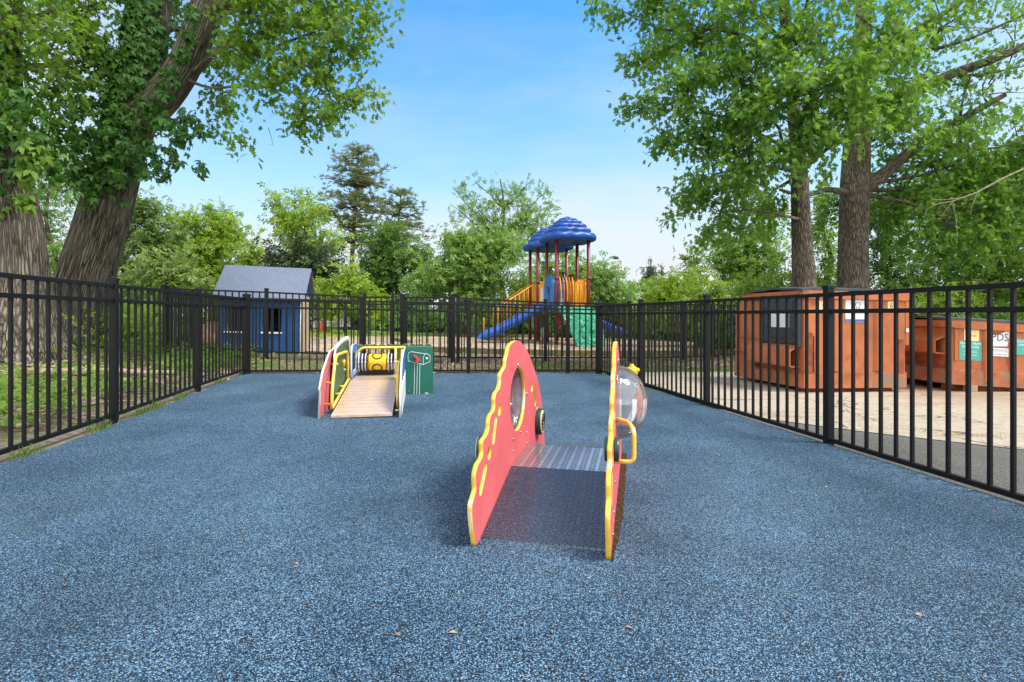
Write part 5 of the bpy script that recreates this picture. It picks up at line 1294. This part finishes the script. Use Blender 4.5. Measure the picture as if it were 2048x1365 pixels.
# ---- thick oak behind the bins
pathB, radB = path_px([(1708, 705, 13.2, 44), (1707, 620, 13.1, 34), (1707, 500, 13, 31), (1709, 380, 13, 31), (1713, 290, 13, 28), (1717, 190, 13, 23), (1724, 80, 13, 18), (1732, -40, 13, 14), (1745, -220, 13, 9), (1760, -420, 13, 4)], .86)
bBc = pxblobs([(1800, 160, 95, 12, .7), (1885, 55, 105, 12, .45), (1965, 190, 85, 12, .45), (2030, 90, 95, 12, .35), (1860, 325, 105, 13.4, 1.0), (1955, 330, 95, 13.2, 1.0), (2040, 290, 85, 12.8, .9), (1980, 380, 80, 13.6, .9), (1800, 400, 75, 13.6, .8), (1890, 440, 95, 12.6), (1990, 440, 95, 12.4), (1665, 415, 46, 13.6, .6), (1765, 285, 62, 13.4, .7), (1750, 440, 60, 13.2, .7), (2080, 400, 95, 12.6, 1.1), (2130, 200, 110, 12, .5), (1920, 250, 60, 11.8, .7), (1840, 240, 60, 11.6, .8), (1860, -80, 140, 12.4, .5), (2020, -80, 140, 12.4, .4), (1740, -220, 150, 13, .5), (2200, 320, 110, 12, .5), (1650, 330, 40, 12.4, .7)])
tB = thing('oak_tree', 'thick straight grey oak trunk with spreading limbs, behind the two dumpsters', 'tree', (*pathB[0].xy, gz(*pathB[0].xy)))
trunk_obj('trunk', M['bark_oak'], tB, [(pathB, radB, 34, .035, .2, 9)])
limbsB = [limb_px([(1730, 378, 12.9), (1790, 330, 12.6), (1843, 285, 12.3), (1920, 240, 12), (2010, 190, 11.8)], .16, .05, 1, 12), limb_px([(1722, 235, 13), (1775, 205, 12.6), (1830, 186, 12.3), (1900, 150, 12), (1990, 118, 11.8), (2080, 78, 11.6)], .15, .07, 2, 12), limb_px([(1722, 150, 13), (1780, 90, 12.6), (1850, 50, 12.3), (1930, 0, 12)], .09, .04, 3, 10), limb_px([(1695, 385, 12.9), (1650, 380, 12.6), (1612, 392, 12.3), (1560, 380, 12)], .08, .03, 4), limb_px([(1740, 120, 13), (1830, 105, 12.4), (1920, 85, 12), (2048, 30, 11.8)], .06, .02, 5), limb_px([(1900, 150, 12), (1960, 150, 11.9), (2060, 130, 11.8)], .04, .012, 6), limb_px([(1843, 285, 12.3), (1880, 290, 12.2), (1960, 300, 12), (2060, 280, 11.8)], .05, .015, 7), limb_px([(1920, 240, 12), (1930, 180, 11.9), (1960, 120, 11.8)], .03, .01, 8)]
limb_objs('limb', M['bark_oak'], tB, limbsB+auto_limbs(pathB[3:], [b for i, b in enumerate(bBc) if i in (4, 5, 7, 8, 9, 11, 13, 17, 18, 19, 20)], .06, .014, .3, 120))
mb = MB()
for a in ([(2075, 325, 11.6), (2000, 360, 11.6), (1955, 385, 11.6), (1905, 403, 11.6), (1875, 408, 11.6), (1852, 420, 11.6)], [(1905, 403, 11.6), (1912, 440, 11.6), (1915, 480, 11.6)], [(1955, 385, 11.6), (1945, 410, 11.6), (1940, 430, 11.6)], [(1930, 395, 11.6), (1890, 400, 11.5), (1862, 400, 11.5)], [(1852, 420, 11.6), (1850, 432, 11.6)], [(1905, 403, 11.6), (1885, 430, 11.6)]):
    p = [W(*q) for q in a]; mb.tube(p, [.022-.016*i/(len(p)-1) if len(p) > 4 else .01-.006*i/(len(p)-1) for i in range(len(p))], 6, False)
o = mb.build('dead_branch', M['deadwood'], tB, True); o['label'] = 'bare pale dead branch'
cr_, P_, I_ = tree_crown('crown', tB, bBc, M['leaf_oak'], 'oak', .145, 66, 7, .42, .4, .5, clump=4.2)
inner_twigs(bBc, P_, I_, M['twig'], tB, .12, .016, .003, 6)

# ================================================================== background trees
def bgtree(name, label, cat, base, blobs, mat, leaf='sprig', size=.34, dens=70, bark='bark_bg', r0=.14, group='trees behind the playground', droop=.25, flat=.8, depth=.8, per=1, bias=2.0, twigs=True, jit=.6, trunk=True):
    d = base[1]; x, y = XY(base[0], d); z = gz(x, y)
    root = thing(name, label, cat, (x, y, z), group)
    B = pxblobs([b if len(b) > 3 else (*b, d+(((b[0]*7+b[1]*3) % 5)-2)*.4) for b in blobs], depth)
    top = max(c[2] for c, r, w in B); mid = Vector((x, y, z)); tp = Vector(max((c for c, r, w in B), key=lambda c: c[2]))
    pth = crook(mid-Vector((0, 0, .1)), tp, 4, .03, int(base[0])); n = len(pth)
    if trunk:
        trunk_obj('trunk', M[bark], root, [(pth, [r0*(1-.8*i/(n-1)) for i in range(n)], 10, .05, .2, base[0]*.01)])
        limb_objs('limb', M[bark], root, auto_limbs(pth[1:], B, r0*.35, r0*.08, 1.1, int(base[0])))
    tree_crown('crown', root, B, M[mat] if isinstance(mat, str) else mat, leaf, size, dens*1.12, per, .5, droop, flat, bias, jit, clump=2.6, ct=-1.25)
    return root
bgtree('pine_tree', 'dark drooping evergreen showing just right of the leaning trunk', 'tree', (280, 27), [(285, 425, 42), (300, 470, 66), (240, 470, 46), (335, 520, 60), (250, 530, 60), (300, 570, 70), (225, 580, 40)], 'needle_mid', 'sprig', .36, 95, r0=.2, flat=1.4)
bgtree('broadleaf_tree', 'rounded yellow-green tree above and left of the blue playhouse', 'tree', (440, 31), [(440, 455, 44), (400, 480, 60), (480, 490, 46), (430, 530, 80), (365, 445, 34), (505, 525, 34), (380, 540, 60), (470, 560, 60), (350, 500, 50), (425, 425, 18), (470, 440, 18)], 'leaf_light', 'sprig', .34, 85)
bgtree('spruce_shrub', 'pale yellow-green flat-sprayed shrub left of the blue playhouse', 'shrub', (340, 19), [(335, 565, 46), (275, 565, 42), (400, 575, 42), (315, 530, 34), (360, 535, 30), (250, 590, 34), (430, 590, 30)], 'needle_yellow', 'sprig', .26, 130, r0=.09, flat=1.6)
bgtree('cedar_tree', 'dark cedar directly behind the blue playhouse roof', 'tree', (620, 21), [(590, 515, 40), (560, 550, 55), (640, 560, 50), (600, 490, 26), (650, 525, 38), (545, 510, 26), (600, 575, 60)], 'needle_dark', 'sprig', .30, 115, r0=.12, flat=1.2)
bgtree('broadleaf_tree', 'loose light green tree rising behind the playhouse, left of the tall pine', 'tree', (655, 25), [(600, 440, 42), (560, 405, 24), (640, 450, 44), (615, 500, 50), (660, 490, 36), (575, 465, 36), (547, 395, 13), (605, 398, 20), (560, 435, 22), (640, 410, 14), (625, 540, 55), (590, 390, 10)], 'leaf_light', 'sprig', .32, 75)
bgtree('broadleaf_tree', 'dark green leafy tree right of and below the tall pine', 'tree', (775, 27), [(760, 500, 50), (825, 520, 48), (790, 555, 70), (735, 560, 50), (850, 560, 45), (780, 470, 30)], 'leaf_dark', 'sprig', .34, 90, r0=.16)
bgtree('bush', 'light green leafy bush at the foot of the tall pine', 'bush', (690, 20), [(690, 575, 42), (650, 590, 34), (730, 590, 38), (700, 545, 24), (670, 610, 40), (745, 620, 34)], 'leaf_light', 'sprig', .28, 110, r0=.06)
bgtree('broadleaf_tree', 'wide soft green tree left of the climbing frame', 'tree', (930, 22), [(940, 510, 60), (965, 540, 60), (880, 545, 62), (905, 575, 60), (1000, 535, 60), (950, 580, 80), (1035, 565, 44), (900, 500, 36), (985, 490, 40), (850, 580, 45), (925, 475, 22), (1020, 500, 30)], 'leaf_soft', 'sprig', .28, 125, r0=.13)
bgtree('broadleaf_tree', 'tall feathery tree with thin upright branches behind the climbing frame roofs', 'tree', (1010, 30), [(1000, 435, 52, 30, .8), (940, 425, 40, 30, .7), (1060, 420, 40, 30, .7), (925, 385, 22, 30, .55), (1030, 385, 28, 30, .6), (985, 380, 24, 30, .6), (1085, 390, 24, 30, .5), (900, 408, 18, 30, .5), (1100, 420, 18, 30, .5), (1010, 480, 60, 30), (1075, 470, 40, 30), (960, 470, 40, 30), (950, 365, 10, 30, .6), (1000, 358, 9, 30, .6), (1060, 365, 11, 30, .6), (905, 372, 8, 30, .6), (1040, 440, 36, 30, .8)], 'leaf_mid', 'sprig', .30, 60, r0=.15, droop=-.5, jit=.4)
bgtree('broadleaf_tree', 'green tree directly behind the maroon posts of the climbing frame', 'tree', (1140, 25), [(1150, 560, 50), (1125, 520, 34), (1100, 575, 56), (1180, 545, 30), (1160, 590, 55), (1095, 530, 30), (1060, 590, 50)], 'leaf_mid', 'sprig', .30, 100)
bgtree('vine_bush', 'vine-covered bush right of the climbing frame, left of the street lamps', 'bush', (1222, 23), [(1215, 560, 38), (1195, 542, 24), (1248, 582, 28), (1225, 592, 48), (1180, 580, 36), (1232, 545, 16)], 'leaf_soft', 'sprig', .28, 120, r0=.08)
bgtree('broadleaf_tree', 'small hazy green tree below the street lamps', 'tree', (1290, 42), [(1290, 578, 22), (1335, 582, 30), (1262, 586, 24), (1310, 592, 32)], 'leaf_mid', 'sprig', .42, 60)
for px, top, wd, lab in ((1301, 520, 17, 'far dark spruce with a pointed top, right of the street lamps'), (1324, 531, 14, 'lower far dark spruce beside the pointed one')):
    bgtree('spruce_tree', lab, 'tree', (px, 58), [(px, top+6+k*9, wd*(.16+.2*k)) for k in range(5)]+[(px, top, 2.5)], 'needle_dark', 'sprig', .5, 60, r0=.12, group='far spruces')
bgtree('bush', 'bright green bush above the fence left of the taller dumpster', 'bush', (1370, 17), [(1330, 590, 42), (1385, 578, 40), (1430, 590, 44), (1355, 560, 22), (1300, 600, 30), (1400, 620, 50), (1340, 625, 44)], 'leaf_light', 'sprig', .24, 150, r0=.06)
bgtree('broadleaf_tree', 'leafy mid green tree left of the slim oak, over the bright bush', 'tree', (1490, 20), [(1395, 500, 24), (1425, 515, 36), (1470, 540, 55), (1485, 495, 44), (1545, 520, 60), (1520, 455, 40), (1440, 485, 30), (1380, 525, 24), (1500, 580, 60)], 'leaf_mid', 'sprig', .27, 115)
bgtree('bush', 'green bush directly behind the taller dumpster lid', 'bush', (1545, 15), [(1550, 575, 48), (1495, 590, 44), (1600, 560, 40), (1520, 610, 50), (1640, 590, 40)], 'leaf_mid', 'sprig', .22, 150, r0=.06)
woods = [('broadleaf_tree', 'mid green tree seen between the two oak trunks', (1655, 18), [(1650, 520, 48), (1640, 455, 40), (1665, 580, 55), (1655, 400, 30)], 'leaf_mid'),
         ('broadleaf_tree', 'dark shaded tree immediately right of the thick oak trunk', (1785, 18.5), [(1780, 555, 66), (1775, 480, 60), (1765, 410, 45), (1800, 610, 50)], 'leaf_dark'),
         ('broadleaf_tree', 'sunlit green tree under the dead branch', (1880, 19), [(1870, 500, 70), (1890, 430, 60), (1850, 560, 50), (1925, 545, 60)], 'leaf_mid'),
         ('broadleaf_tree', 'deep green tree with a leaning dark trunk, above the lower dumpster', (1995, 17), [(1965, 560, 70), (1995, 480, 80), (1930, 620, 50), (2010, 400, 60)], 'leaf_dark'),
         ('broadleaf_tree', 'green tree at the right edge, above the lower dumpster', (2070, 15.5), [(2055, 530, 70), (2045, 610, 55), (2110, 480, 90), (2090, 600, 70)], 'leaf_mid'),
         ('broadleaf_tree', 'tall wood-edge tree beyond the thick oak, its crown filling the gaps of the limbs', (1950, 23), [(1940, 390, 80, 23, .7), (2030, 380, 70, 23, .6), (1850, 390, 70, 23, .8), (1960, 470, 90, 23)], 'leaf_mid'),
         ('broadleaf_tree', 'wood-edge tree mostly beyond the right edge', (2230, 17), [(2180, 520, 110), (2230, 420, 120), (2280, 560, 110)], 'leaf_dark')]
for nm, lab, base, bl, mt in woods: bgtree(nm, lab, 'tree', base, bl, mt, 'sprig', .26, 110, group='trees of the wood on the right', r0=.15)
bgtree('fern_shrub', 'pale feathery shrub behind the lower dumpster', 'shrub', (1880, 13.2), [(1870, 605, 34), (1905, 590, 28), (1840, 615, 28), (1950, 605, 26)], 'leaf_light', 'sprig', .22, 130, r0=.04, flat=1.6, group='trees of the wood on the right')
bgtree('bush', 'whitish green bush between the dumpsters, under the dark tree', 'bush', (1790, 13.8), [(1775, 600, 36), (1815, 605, 36), (1745, 600, 26)], 'leaf_soft', 'sprig', .20, 140, r0=.04, group='trees of the wood on the right')
bgtree('broadleaf_tree', 'loose grey-green tree seen between the two thick left trunks', 'tree', (105, 27), [(100, 300, 55, 27, .7), (115, 380, 50, 27, .7), (85, 460, 50, 27, .8), (120, 530, 46, 27), (60, 380, 60, 27, .6), (140, 330, 30, 27, .6), (40, 520, 70, 27)], 'leaf_soft', 'sprig', .34, 70, r0=.14)
bgtree('broadleaf_tree', 'green tree beyond the left edge of the lawn', 'tree', (-120, 24), [(-80, 420, 110), (-150, 340, 110), (-100, 540, 120)], 'leaf_mid', 'sprig', .36, 60)

# ---- two pines with layered open branches
def pine(label, base, levels, d, lean=0, seed=0, r0=.2, dens=1.0):
    x, y = XY(base, d); z = gz(x, y); rr = random.Random(seed)
    root = thing('pine_tree', label, 'tree', (x, y, z), 'trees behind the playground')
    ytop = levels[0][1]; tp = W(levels[0][0], ytop, d); bt = Vector((x, y, z-.1))
    pth = [bt.lerp(tp, t)+Vector((math.sin(t*5+seed)*.12, 0, 0)) for t in (0, .2, .4, .6, .8, 1)]
    limbs = [(pth, [r0, r0*.85, r0*.7, r0*.55, r0*.35, .03], 12, .05, .2, seed)]
    P = []; O = []
    for (cx, py, half, up) in levels:
        c0 = W(cx, py, d); t = (c0.z-z)/(tp.z-z); k = min(4, int(t*5)); f = t*5-k; tr_ = pth[k].lerp(pth[min(5, k+1)], min(1, f)); h = half/F*d
        for j in range(9):
            a = 2*math.pi*(j+rr.random()*.7)/9; ln = h*rr.uniform(.6, 1.1); cx_off = (c0.x-tr_.x)*.8
            end = tr_+Vector((math.cos(a)*ln+cx_off, math.sin(a)*ln, up*ln+rr.uniform(-.15, .15)*ln))
            br = crook(tr_+Vector((0, 0, rr.uniform(-.3, .3))), end, 3, .06, rr.randint(0, 9999))
            limbs.append((br, [.05, .04, .03, .02, .008], 6, .03, None, rr.random()*5))
            m = int(6*dens*max(.5, ln))
            for q in range(m):
                s_ = rr.random()**.6; k2 = min(3, int(s_*4)); p = Vector(br[k2]).lerp(Vector(br[k2+1]), s_*4-k2)
                side = Vector((-math.sin(a), math.cos(a), 0))*rr.gauss(0, .28*ln*(.35+.65*s_))
                P.append(p+side+Vector((0, 0, rr.gauss(.05, .07)))); O.append(Vector((math.cos(a), math.sin(a), .25))+side)
    trunk_obj('trunk', M['bark_bg'], root, limbs[:1]); limb_objs('limb', M['bark_bg'], root, limbs[1:])
    P = np.array([tuple(p) for p in P]); O = unit(np.array([tuple(o) for o in O]))
    k = 2; P = np.repeat(P, k, 0)+rng.normal(size=(len(P)*k, 3))*np.array([.16, .16, .07]); O = np.repeat(O, k, 0); n = len(P)
    T = unit(O*.6+rnd(n)*.6+np.array([0, 0, .15])); Nn = unit(np.array([0, 0, 1.])+rnd(n)*.5)
    link('crown', leaves('crown', P, T, Nn, .27*(.6+.7*rng.random(n)), 'tuft'), M['needle'], root)
pine('tall open-crowned pine standing against the sky behind the playhouse', 706, [(712, 308, 22, .3), (715, 325, 52, .15), (722, 345, 64, .1), (690, 365, 52, .1), (740, 372, 62, .05), (705, 395, 72, .05), (725, 415, 74, 0), (690, 440, 62, 0), (735, 455, 66, -.05), (710, 480, 56, -.1)], 32, seed=3)
pine('shorter ragged pine right of the tall pine', 790, [(800, 392, 22, .3), (810, 412, 44, .1), (790, 432, 50, .1), (825, 452, 52, 0), (800, 474, 56, 0), (815, 500, 52, 0), (790, 520, 50, -.1)], 35, seed=8, r0=.15)

# ================================================================== undergrowth, ground cover, grass, litter (stuff nobody could count)
def scatter(n, region, zoff=0):
    out = []
    while len(out) < n:
        x, y = region(); out.append((x, y, gz(x, y)+zoff))
    return np.array(out)
def band(p0, p1, w, ex=1): 
    def f():
        t = rng.random()**ex; return (p0[0]+(p1[0]-p0[0])*t+rng.normal()*w*.3, p0[1]+(p1[1]-p0[1])*t+rng.normal()*w)
    return f
# low dark growth along the foot of the trees
segs = [((-8.5, 27), (-2.5, 25.5), 1.0, 3200, 1.3), ((-2.5, 25), (4.5, 23.5), .9, 4200, 1.5), ((4.5, 23.2), (9.5, 17.5), .9, 4200, 1.4), ((5.6, 15.2), (9.6, 16.0), .7, 2600, 1.0), ((7.5, 13.2), (16, 12.2), .8, 4200, 1.2), ((-22, 31), (-9, 29), 1.2, 2500, 2.0)]
P = []
for a, b, w, n, h in segs:
    q = scatter(n, band(a, b, w)); q[:, 2] += h*(.35+.65*np.abs(np.sin(q[:, 0]*1.9+q[:, 1])))*rng.random(len(q))**.8; P.append(q)
P = np.concatenate(P); n = len(P); T = unit(rnd(n)+np.array([0, -.3, -.1])); Nn = unit(np.array([0, -.3, .8])+rnd(n)*.7)
tag(link('undergrowth', leaves('undergrowth', P, T, Nn, .30*(.6+.7*rng.random(n)), 'sprig'), M['leaf_dark']), kind='stuff')
# leafy ground cover round the left trunks
def reg_left():
    while True:
        x = rng.uniform(-12, -3.9); y = rng.uniform(3.2, 12.6)
        u = x-lfx(y)
        if u > -.45: continue
        k = math.sin(x*1.3+1)+math.sin(y*1.1+x*.6)+math.sin(x*2.9-y*1.7)*.6
        near = 1.1 if y < 7.4 and u < -1.2 else (.9 if y > 8.8 else 0.)
        if k+near+rng.normal()*.45 > .35: return (x, y)
P = scatter(7600, reg_left, 0); P[:, 2] += .02+.10*rng.random(len(P)); n = len(P)
T = unit(rnd(n)*np.array([1, 1, .4])+np.array([0, 0, .35])); Nn = unit(np.array([0, -.15, 1.])+rnd(n)*.45)
tag(link('ground_cover', leaves('ground_cover', P, T, Nn, .115*(.5+.9*rng.random(n)), 'sprig'), M['leaf_young']), kind='stuff')
# taller weeds beyond the trunks
def reg_weed(): return (min(-6.9, rng.normal(-8.0, .7)), rng.normal(11.2, .6))
P = scatter(1500, reg_weed); P[:, 2] += .75*rng.random(len(P))**1.4; n = len(P)
T = unit(rnd(n)+np.array([0, -.2, .2])); Nn = unit(np.array([0, -.3, .9])+rnd(n)*.5)
tag(link('weeds', leaves('weeds', P, T, Nn, .17*(.5+.9*rng.random(n)), 'sprig'), M['leaf_light']), kind='stuff')
# grass
def reg_grass():
    while True:
        r = rng.random()
        if r < .38: x, y = rng.uniform(-11, -3.8), rng.uniform(3, 12)
        elif r < .72: x, y = rng.uniform(-5.6, 1.5), rng.uniform(8.7, 10.6)
        elif r < .86: x, y = rng.uniform(1.8, 6.0), rng.uniform(9.9, 12.6)
        else: x, y = rng.uniform(-9.5, -4.2), rng.uniform(9, 12.8)
        if x < -3.7 and x-lfx(y) > -.12: continue
        if x > -4.0 and y < bfy(x)+.35: continue
        k = math.sin(x*2.1+.4)+math.sin(y*1.9+x*.8)+math.sin(x*5.1-y*3.7)*.5
        if k+rng.normal()*.5 > .55: return (x, y)
P = scatter(9000, reg_grass, -.03)
def reg_edge():
    r = rng.random()
    if r < .4: y = rng.choice([4.5, 5.1, 5.45, 6.0, 3.6, 7.2])+rng.normal()*.09; return (lfx(y)+abs(rng.normal())*.05, y)
    if r < .75: t = rng.random(); return (2.42+(6.5-2.42)*t+rng.normal()*.04, 5.6-(5.6-3.3)*t**.8+rng.normal()*.04)
    x = rng.uniform(-3.9, 1.4); return (x, bfy(x)+rng.normal()*.06) if rng.random() < .35 else (x, bfy(x)+.3+rng.normal()*.05)
P = np.concatenate([P, scatter(1500, reg_edge, -.02)]); n = len(P)
T = unit(np.array([0, 0, 1.])+rnd(n)*.55); Nn = unit(rnd(n)*np.array([1, 1, .2]))
SZ = np.where((P[:, 0] > 1.8) & (P[:, 1] < 9), .035, .08)*(.5+.9*rng.random(n))
tag(link('grass', leaves('grass', P, T, Nn, SZ, 'blade'), M['leaf_grass']), kind='stuff')
# lawn blades in the sunlit patch
P = scatter(9000, lambda: (rng.uniform(-14, -2.6), rng.uniform(13.2, 22)), -.03); P = P[(P[:, 0] < -2.3-(22-P[:, 1])*.45)]; n = len(P)
T = unit(np.array([0, 0, 1.])+rnd(n)*.6); Nn = unit(rnd(n)*np.array([1, 1, .2]))
tag(link('grass', leaves('grass', P, T, Nn, .14*(.5+.9*rng.random(n)), 'blade'), M['leaf_light']), kind='stuff')
# dry leaves, chips and twigs on the ground
M['chip'] = leafmat('loose_wood_chips', G(.14, .085, .05), G(.50, .38, .25), G(.2, .15, .1), .05, .9)
def reg_chip():
    while True:
        r = rng.random()
        if r < .40: x, y = rng.uniform(-5.5, 6), rng.uniform(8.6, 13.4)
        elif r < .72: x, y = rng.uniform(-10, -3.6), rng.uniform(3.0, 10)
        else: x, y = rng.uniform(-6, 7), rng.uniform(12, 18)
        if x < -3.3 and x-lfx(y) > -.1: continue
        if x > -4.1 and y < bfy(x)+.03: continue
        if x > 1.6 and y < 10.2: continue
        return (x, y)
P = scatter(15000, reg_chip, -.012); n = len(P); T = unit(rnd(n)*np.array([1, 1, .25])); Nn = unit(np.array([0, 0, 1.])+rnd(n)*.45)
tag(link('litter', leaves('litter', P, T, Nn, .055*(.4+rng.random(n)), 'simple'), M['chip']), kind='stuff')
# a few crumbs of litter on the rubber and the concrete
def reg_crumb():
    if rng.random() < .72: return (rng.uniform(-3.4, 2.6), 1.3+6.9*rng.random()**1.2)
    return (rng.uniform(2.6, 6.5), rng.uniform(4.4, 8))
P = scatter(190, reg_crumb, .004); ok = np.array([lfx(p[1])+.15 < p[0] for p in P]); P = P[ok]; n = len(P); T = unit(rnd(n)*np.array([1, 1, .1])); Nn = unit(np.array([0, 0, 1.])+rnd(n)*.3)
tag(link('litter', leaves('litter', P, T, Nn, .016*(.4+rng.random(n)**2*1.5), 'simple'), M['chip']), kind='stuff')
# fallen sticks on the litter
def stick(label, pts, r, cat='stick', nm='fallen_stick'):
    P = [Vector((x, y, gz(x, y)-.03+r*.8)) for x, y in pts]; P = [P[0]]+[p+Vector((0, 0, random.uniform(0, .02))) for p in P[1:]]
    mb = MB(); mb.tube(P, [r*(1-.45*i/(len(P)-1)) for i in range(len(P))], 8); tag(mb.build(nm, M['deadwood'], None, True), label, cat)
stick('thick pale dead branch lying on the litter behind the left picket fence', [(-6.35, 7.1), (-5.9, 7.35), (-5.5, 7.55), (-5.1, 7.6), (-4.75, 7.72)], .06, 'branch', 'fallen_branch')
stick('short bent pale stick on the litter near the lower left fence', [(-4.05, 4.45), (-4.0, 4.6), (-4.12, 4.75)], .022)
stick('straight stick lying on the litter left of the fence post', [(-4.35, 5.35), (-4.15, 5.6), (-3.98, 5.75)], .016)
stick('grey stick against the foot of the upright left tree', [(-7.6, 8.2), (-7.1, 8.0), (-6.6, 7.9)], .03)
for x, y, r, lab in ((-4.55, 7.95, .05, 'grey stone on the litter by the left fence corner'), (-4.35, 8.25, .07, 'pale flat stone at the left fence corner'), (-3.98, 7.6, .035, 'small grey stone touching the edge of the blue surface')):
    bm = bmesh.new(); bmesh.ops.create_icosphere(bm, subdivisions=3, radius=1)
    for v in bm.verts: k = 1+.25*mn.noise(v.co*1.5+Vector((x, y, 0))); v.co = Vector((v.co.x*r*1.3*k, v.co.y*r*k, v.co.z*r*.6*k))+Vector((x, y, gz(x, y)-.01))
    me = bpy.data.meshes.new('stone'); bm.to_mesh(me); bm.free(); tag(link('stone', me, M['kerb'], None, True), lab, 'stone')

# ================================================================== sky, sun, camera
EL, AZ = R(58), math.atan2(.85, -.28)          # sun high, over the viewer's right shoulder
w = bpy.data.worlds.new('World'); SC.world = w; w.use_nodes = True; nt = w.node_tree
bg = nt.nodes['Background']
sky = N(nt, 'ShaderNodeTexSky', sky_type='NISHITA'); sky.sun_disc = False; sky.sun_elevation = EL; sky.sun_rotation = AZ; sky.air_density = 1.0; sky.dust_density = .6; sky.ozone_density = 2.0
tc = N(nt, 'ShaderNodeTexCoord'); sp = N(nt, 'ShaderNodeSeparateXYZ'); L(nt, tc.outputs['Generated'], sp.inputs[0])
zc = math_n(nt, 'MAXIMUM', sp.outputs[2], 0.02)
# thin high cloud: noise on a flat layer overhead
cx_, cy_ = math_n(nt, 'DIVIDE', sp.outputs[0], math_n(nt, 'ADD', zc, .12)), math_n(nt, 'DIVIDE', sp.outputs[1], math_n(nt, 'ADD', zc, .12))
cb = N(nt, 'ShaderNodeCombineXYZ'); L(nt, cx_, cb.inputs[0]); L(nt, cy_, cb.inputs[1])
mp = N(nt, 'ShaderNodeMapping'); mp.inputs['Scale'].default_value = (.55, .8, 1); mp.inputs['Location'].default_value = (3.1, 1.7, 0); L(nt, cb.outputs[0], mp.inputs['Vector'])
cn = noise(nt, mp.outputs[0], 1.0, 9, .58)
cloud = ramp(nt, cn, [(.44, (0, 0, 0)), (.72, (1, 1, 1))])
# cloud cover thickens towards the horizon and to both sides of the view
low = ramp(nt, sp.outputs[2], [(0, (1, 1, 1)), (.10, (.86,)*3), (.24, (.38,)*3), (.42, (.05,)*3), (.6, (0, 0, 0))])
ax = math_n(nt, 'ABSOLUTE', math_n(nt, 'ADD', sp.outputs[0], -.06))
side = ramp(nt, ax, [(.42, (0, 0, 0)), (.62, (.62,)*3), (.8, (.9,)*3)])
cf = math_n(nt, 'MINIMUM', math_n(nt, 'ADD', math_n(nt, 'MAXIMUM', low, side), math_n(nt, 'MULTIPLY', cloud, .36)), 1.0)
back = ramp(nt, math_n(nt, 'MULTIPLY', sp.outputs[1], -1), [(0, (0, 0, 0)), (.45, (1, 1, 1))])  # bright unseen cloud added behind the viewer for soft fill light
cf = math_n(nt, 'MAXIMUM', cf, math_n(nt, 'MULTIPLY', back, .8))
cf = math_n(nt, 'MAXIMUM', cf, ramp(nt, sp.outputs[2], [(.55, (0, 0, 0)), (.72, (.55,)*3)]))  # unseen cloud added above the view, takes blue from top light and reflections
tint = mixc(nt, 1.0, sky.outputs[0], (.40, 1.05, 1.38, 1), 'MULTIPLY')
skyc = mixc(nt, cf, tint, mixc(nt, back, (3.85, 4.0, 4.2, 1), (10.2, 10.0, 9.7, 1)))
L(nt, skyc, bg.inputs['Color']); bg.inputs['Strength'].default_value = .115
sun = bpy.data.lights.new('sun', 'SUN'); sun.energy = 2.6; sun.angle = R(18); sun.color = (1, .95, .86)
so = bpy.data.objects.new('sun', sun); COL.objects.link(so)
sd = Vector((math.sin(AZ)*math.cos(EL), math.cos(AZ)*math.cos(EL), math.sin(EL)))
so.rotation_euler = sd.to_track_quat('Z', 'Y').to_euler(); so.location = sd*40
cam = bpy.data.cameras.new('camera'); cam.sensor_width = 36; cam.lens = F/2048*36; cam.shift_y = -(682.5-HY)/2048; cam.clip_end = 2000; cam.clip_start = .05
co = bpy.data.objects.new('camera', cam); COL.objects.link(co); co.location = (0, 0, CH); co.rotation_euler = (R(90), 0, 0)
SC.camera = co
SC.view_settings.view_transform = 'Standard'; SC.view_settings.look = 'None'; SC.view_settings.exposure = 1.0; SC.view_settings.gamma = 1
SC.cycles.max_bounces = 8; SC.cycles.transparent_max_bounces = 12; SC.cycles.use_denoising = True
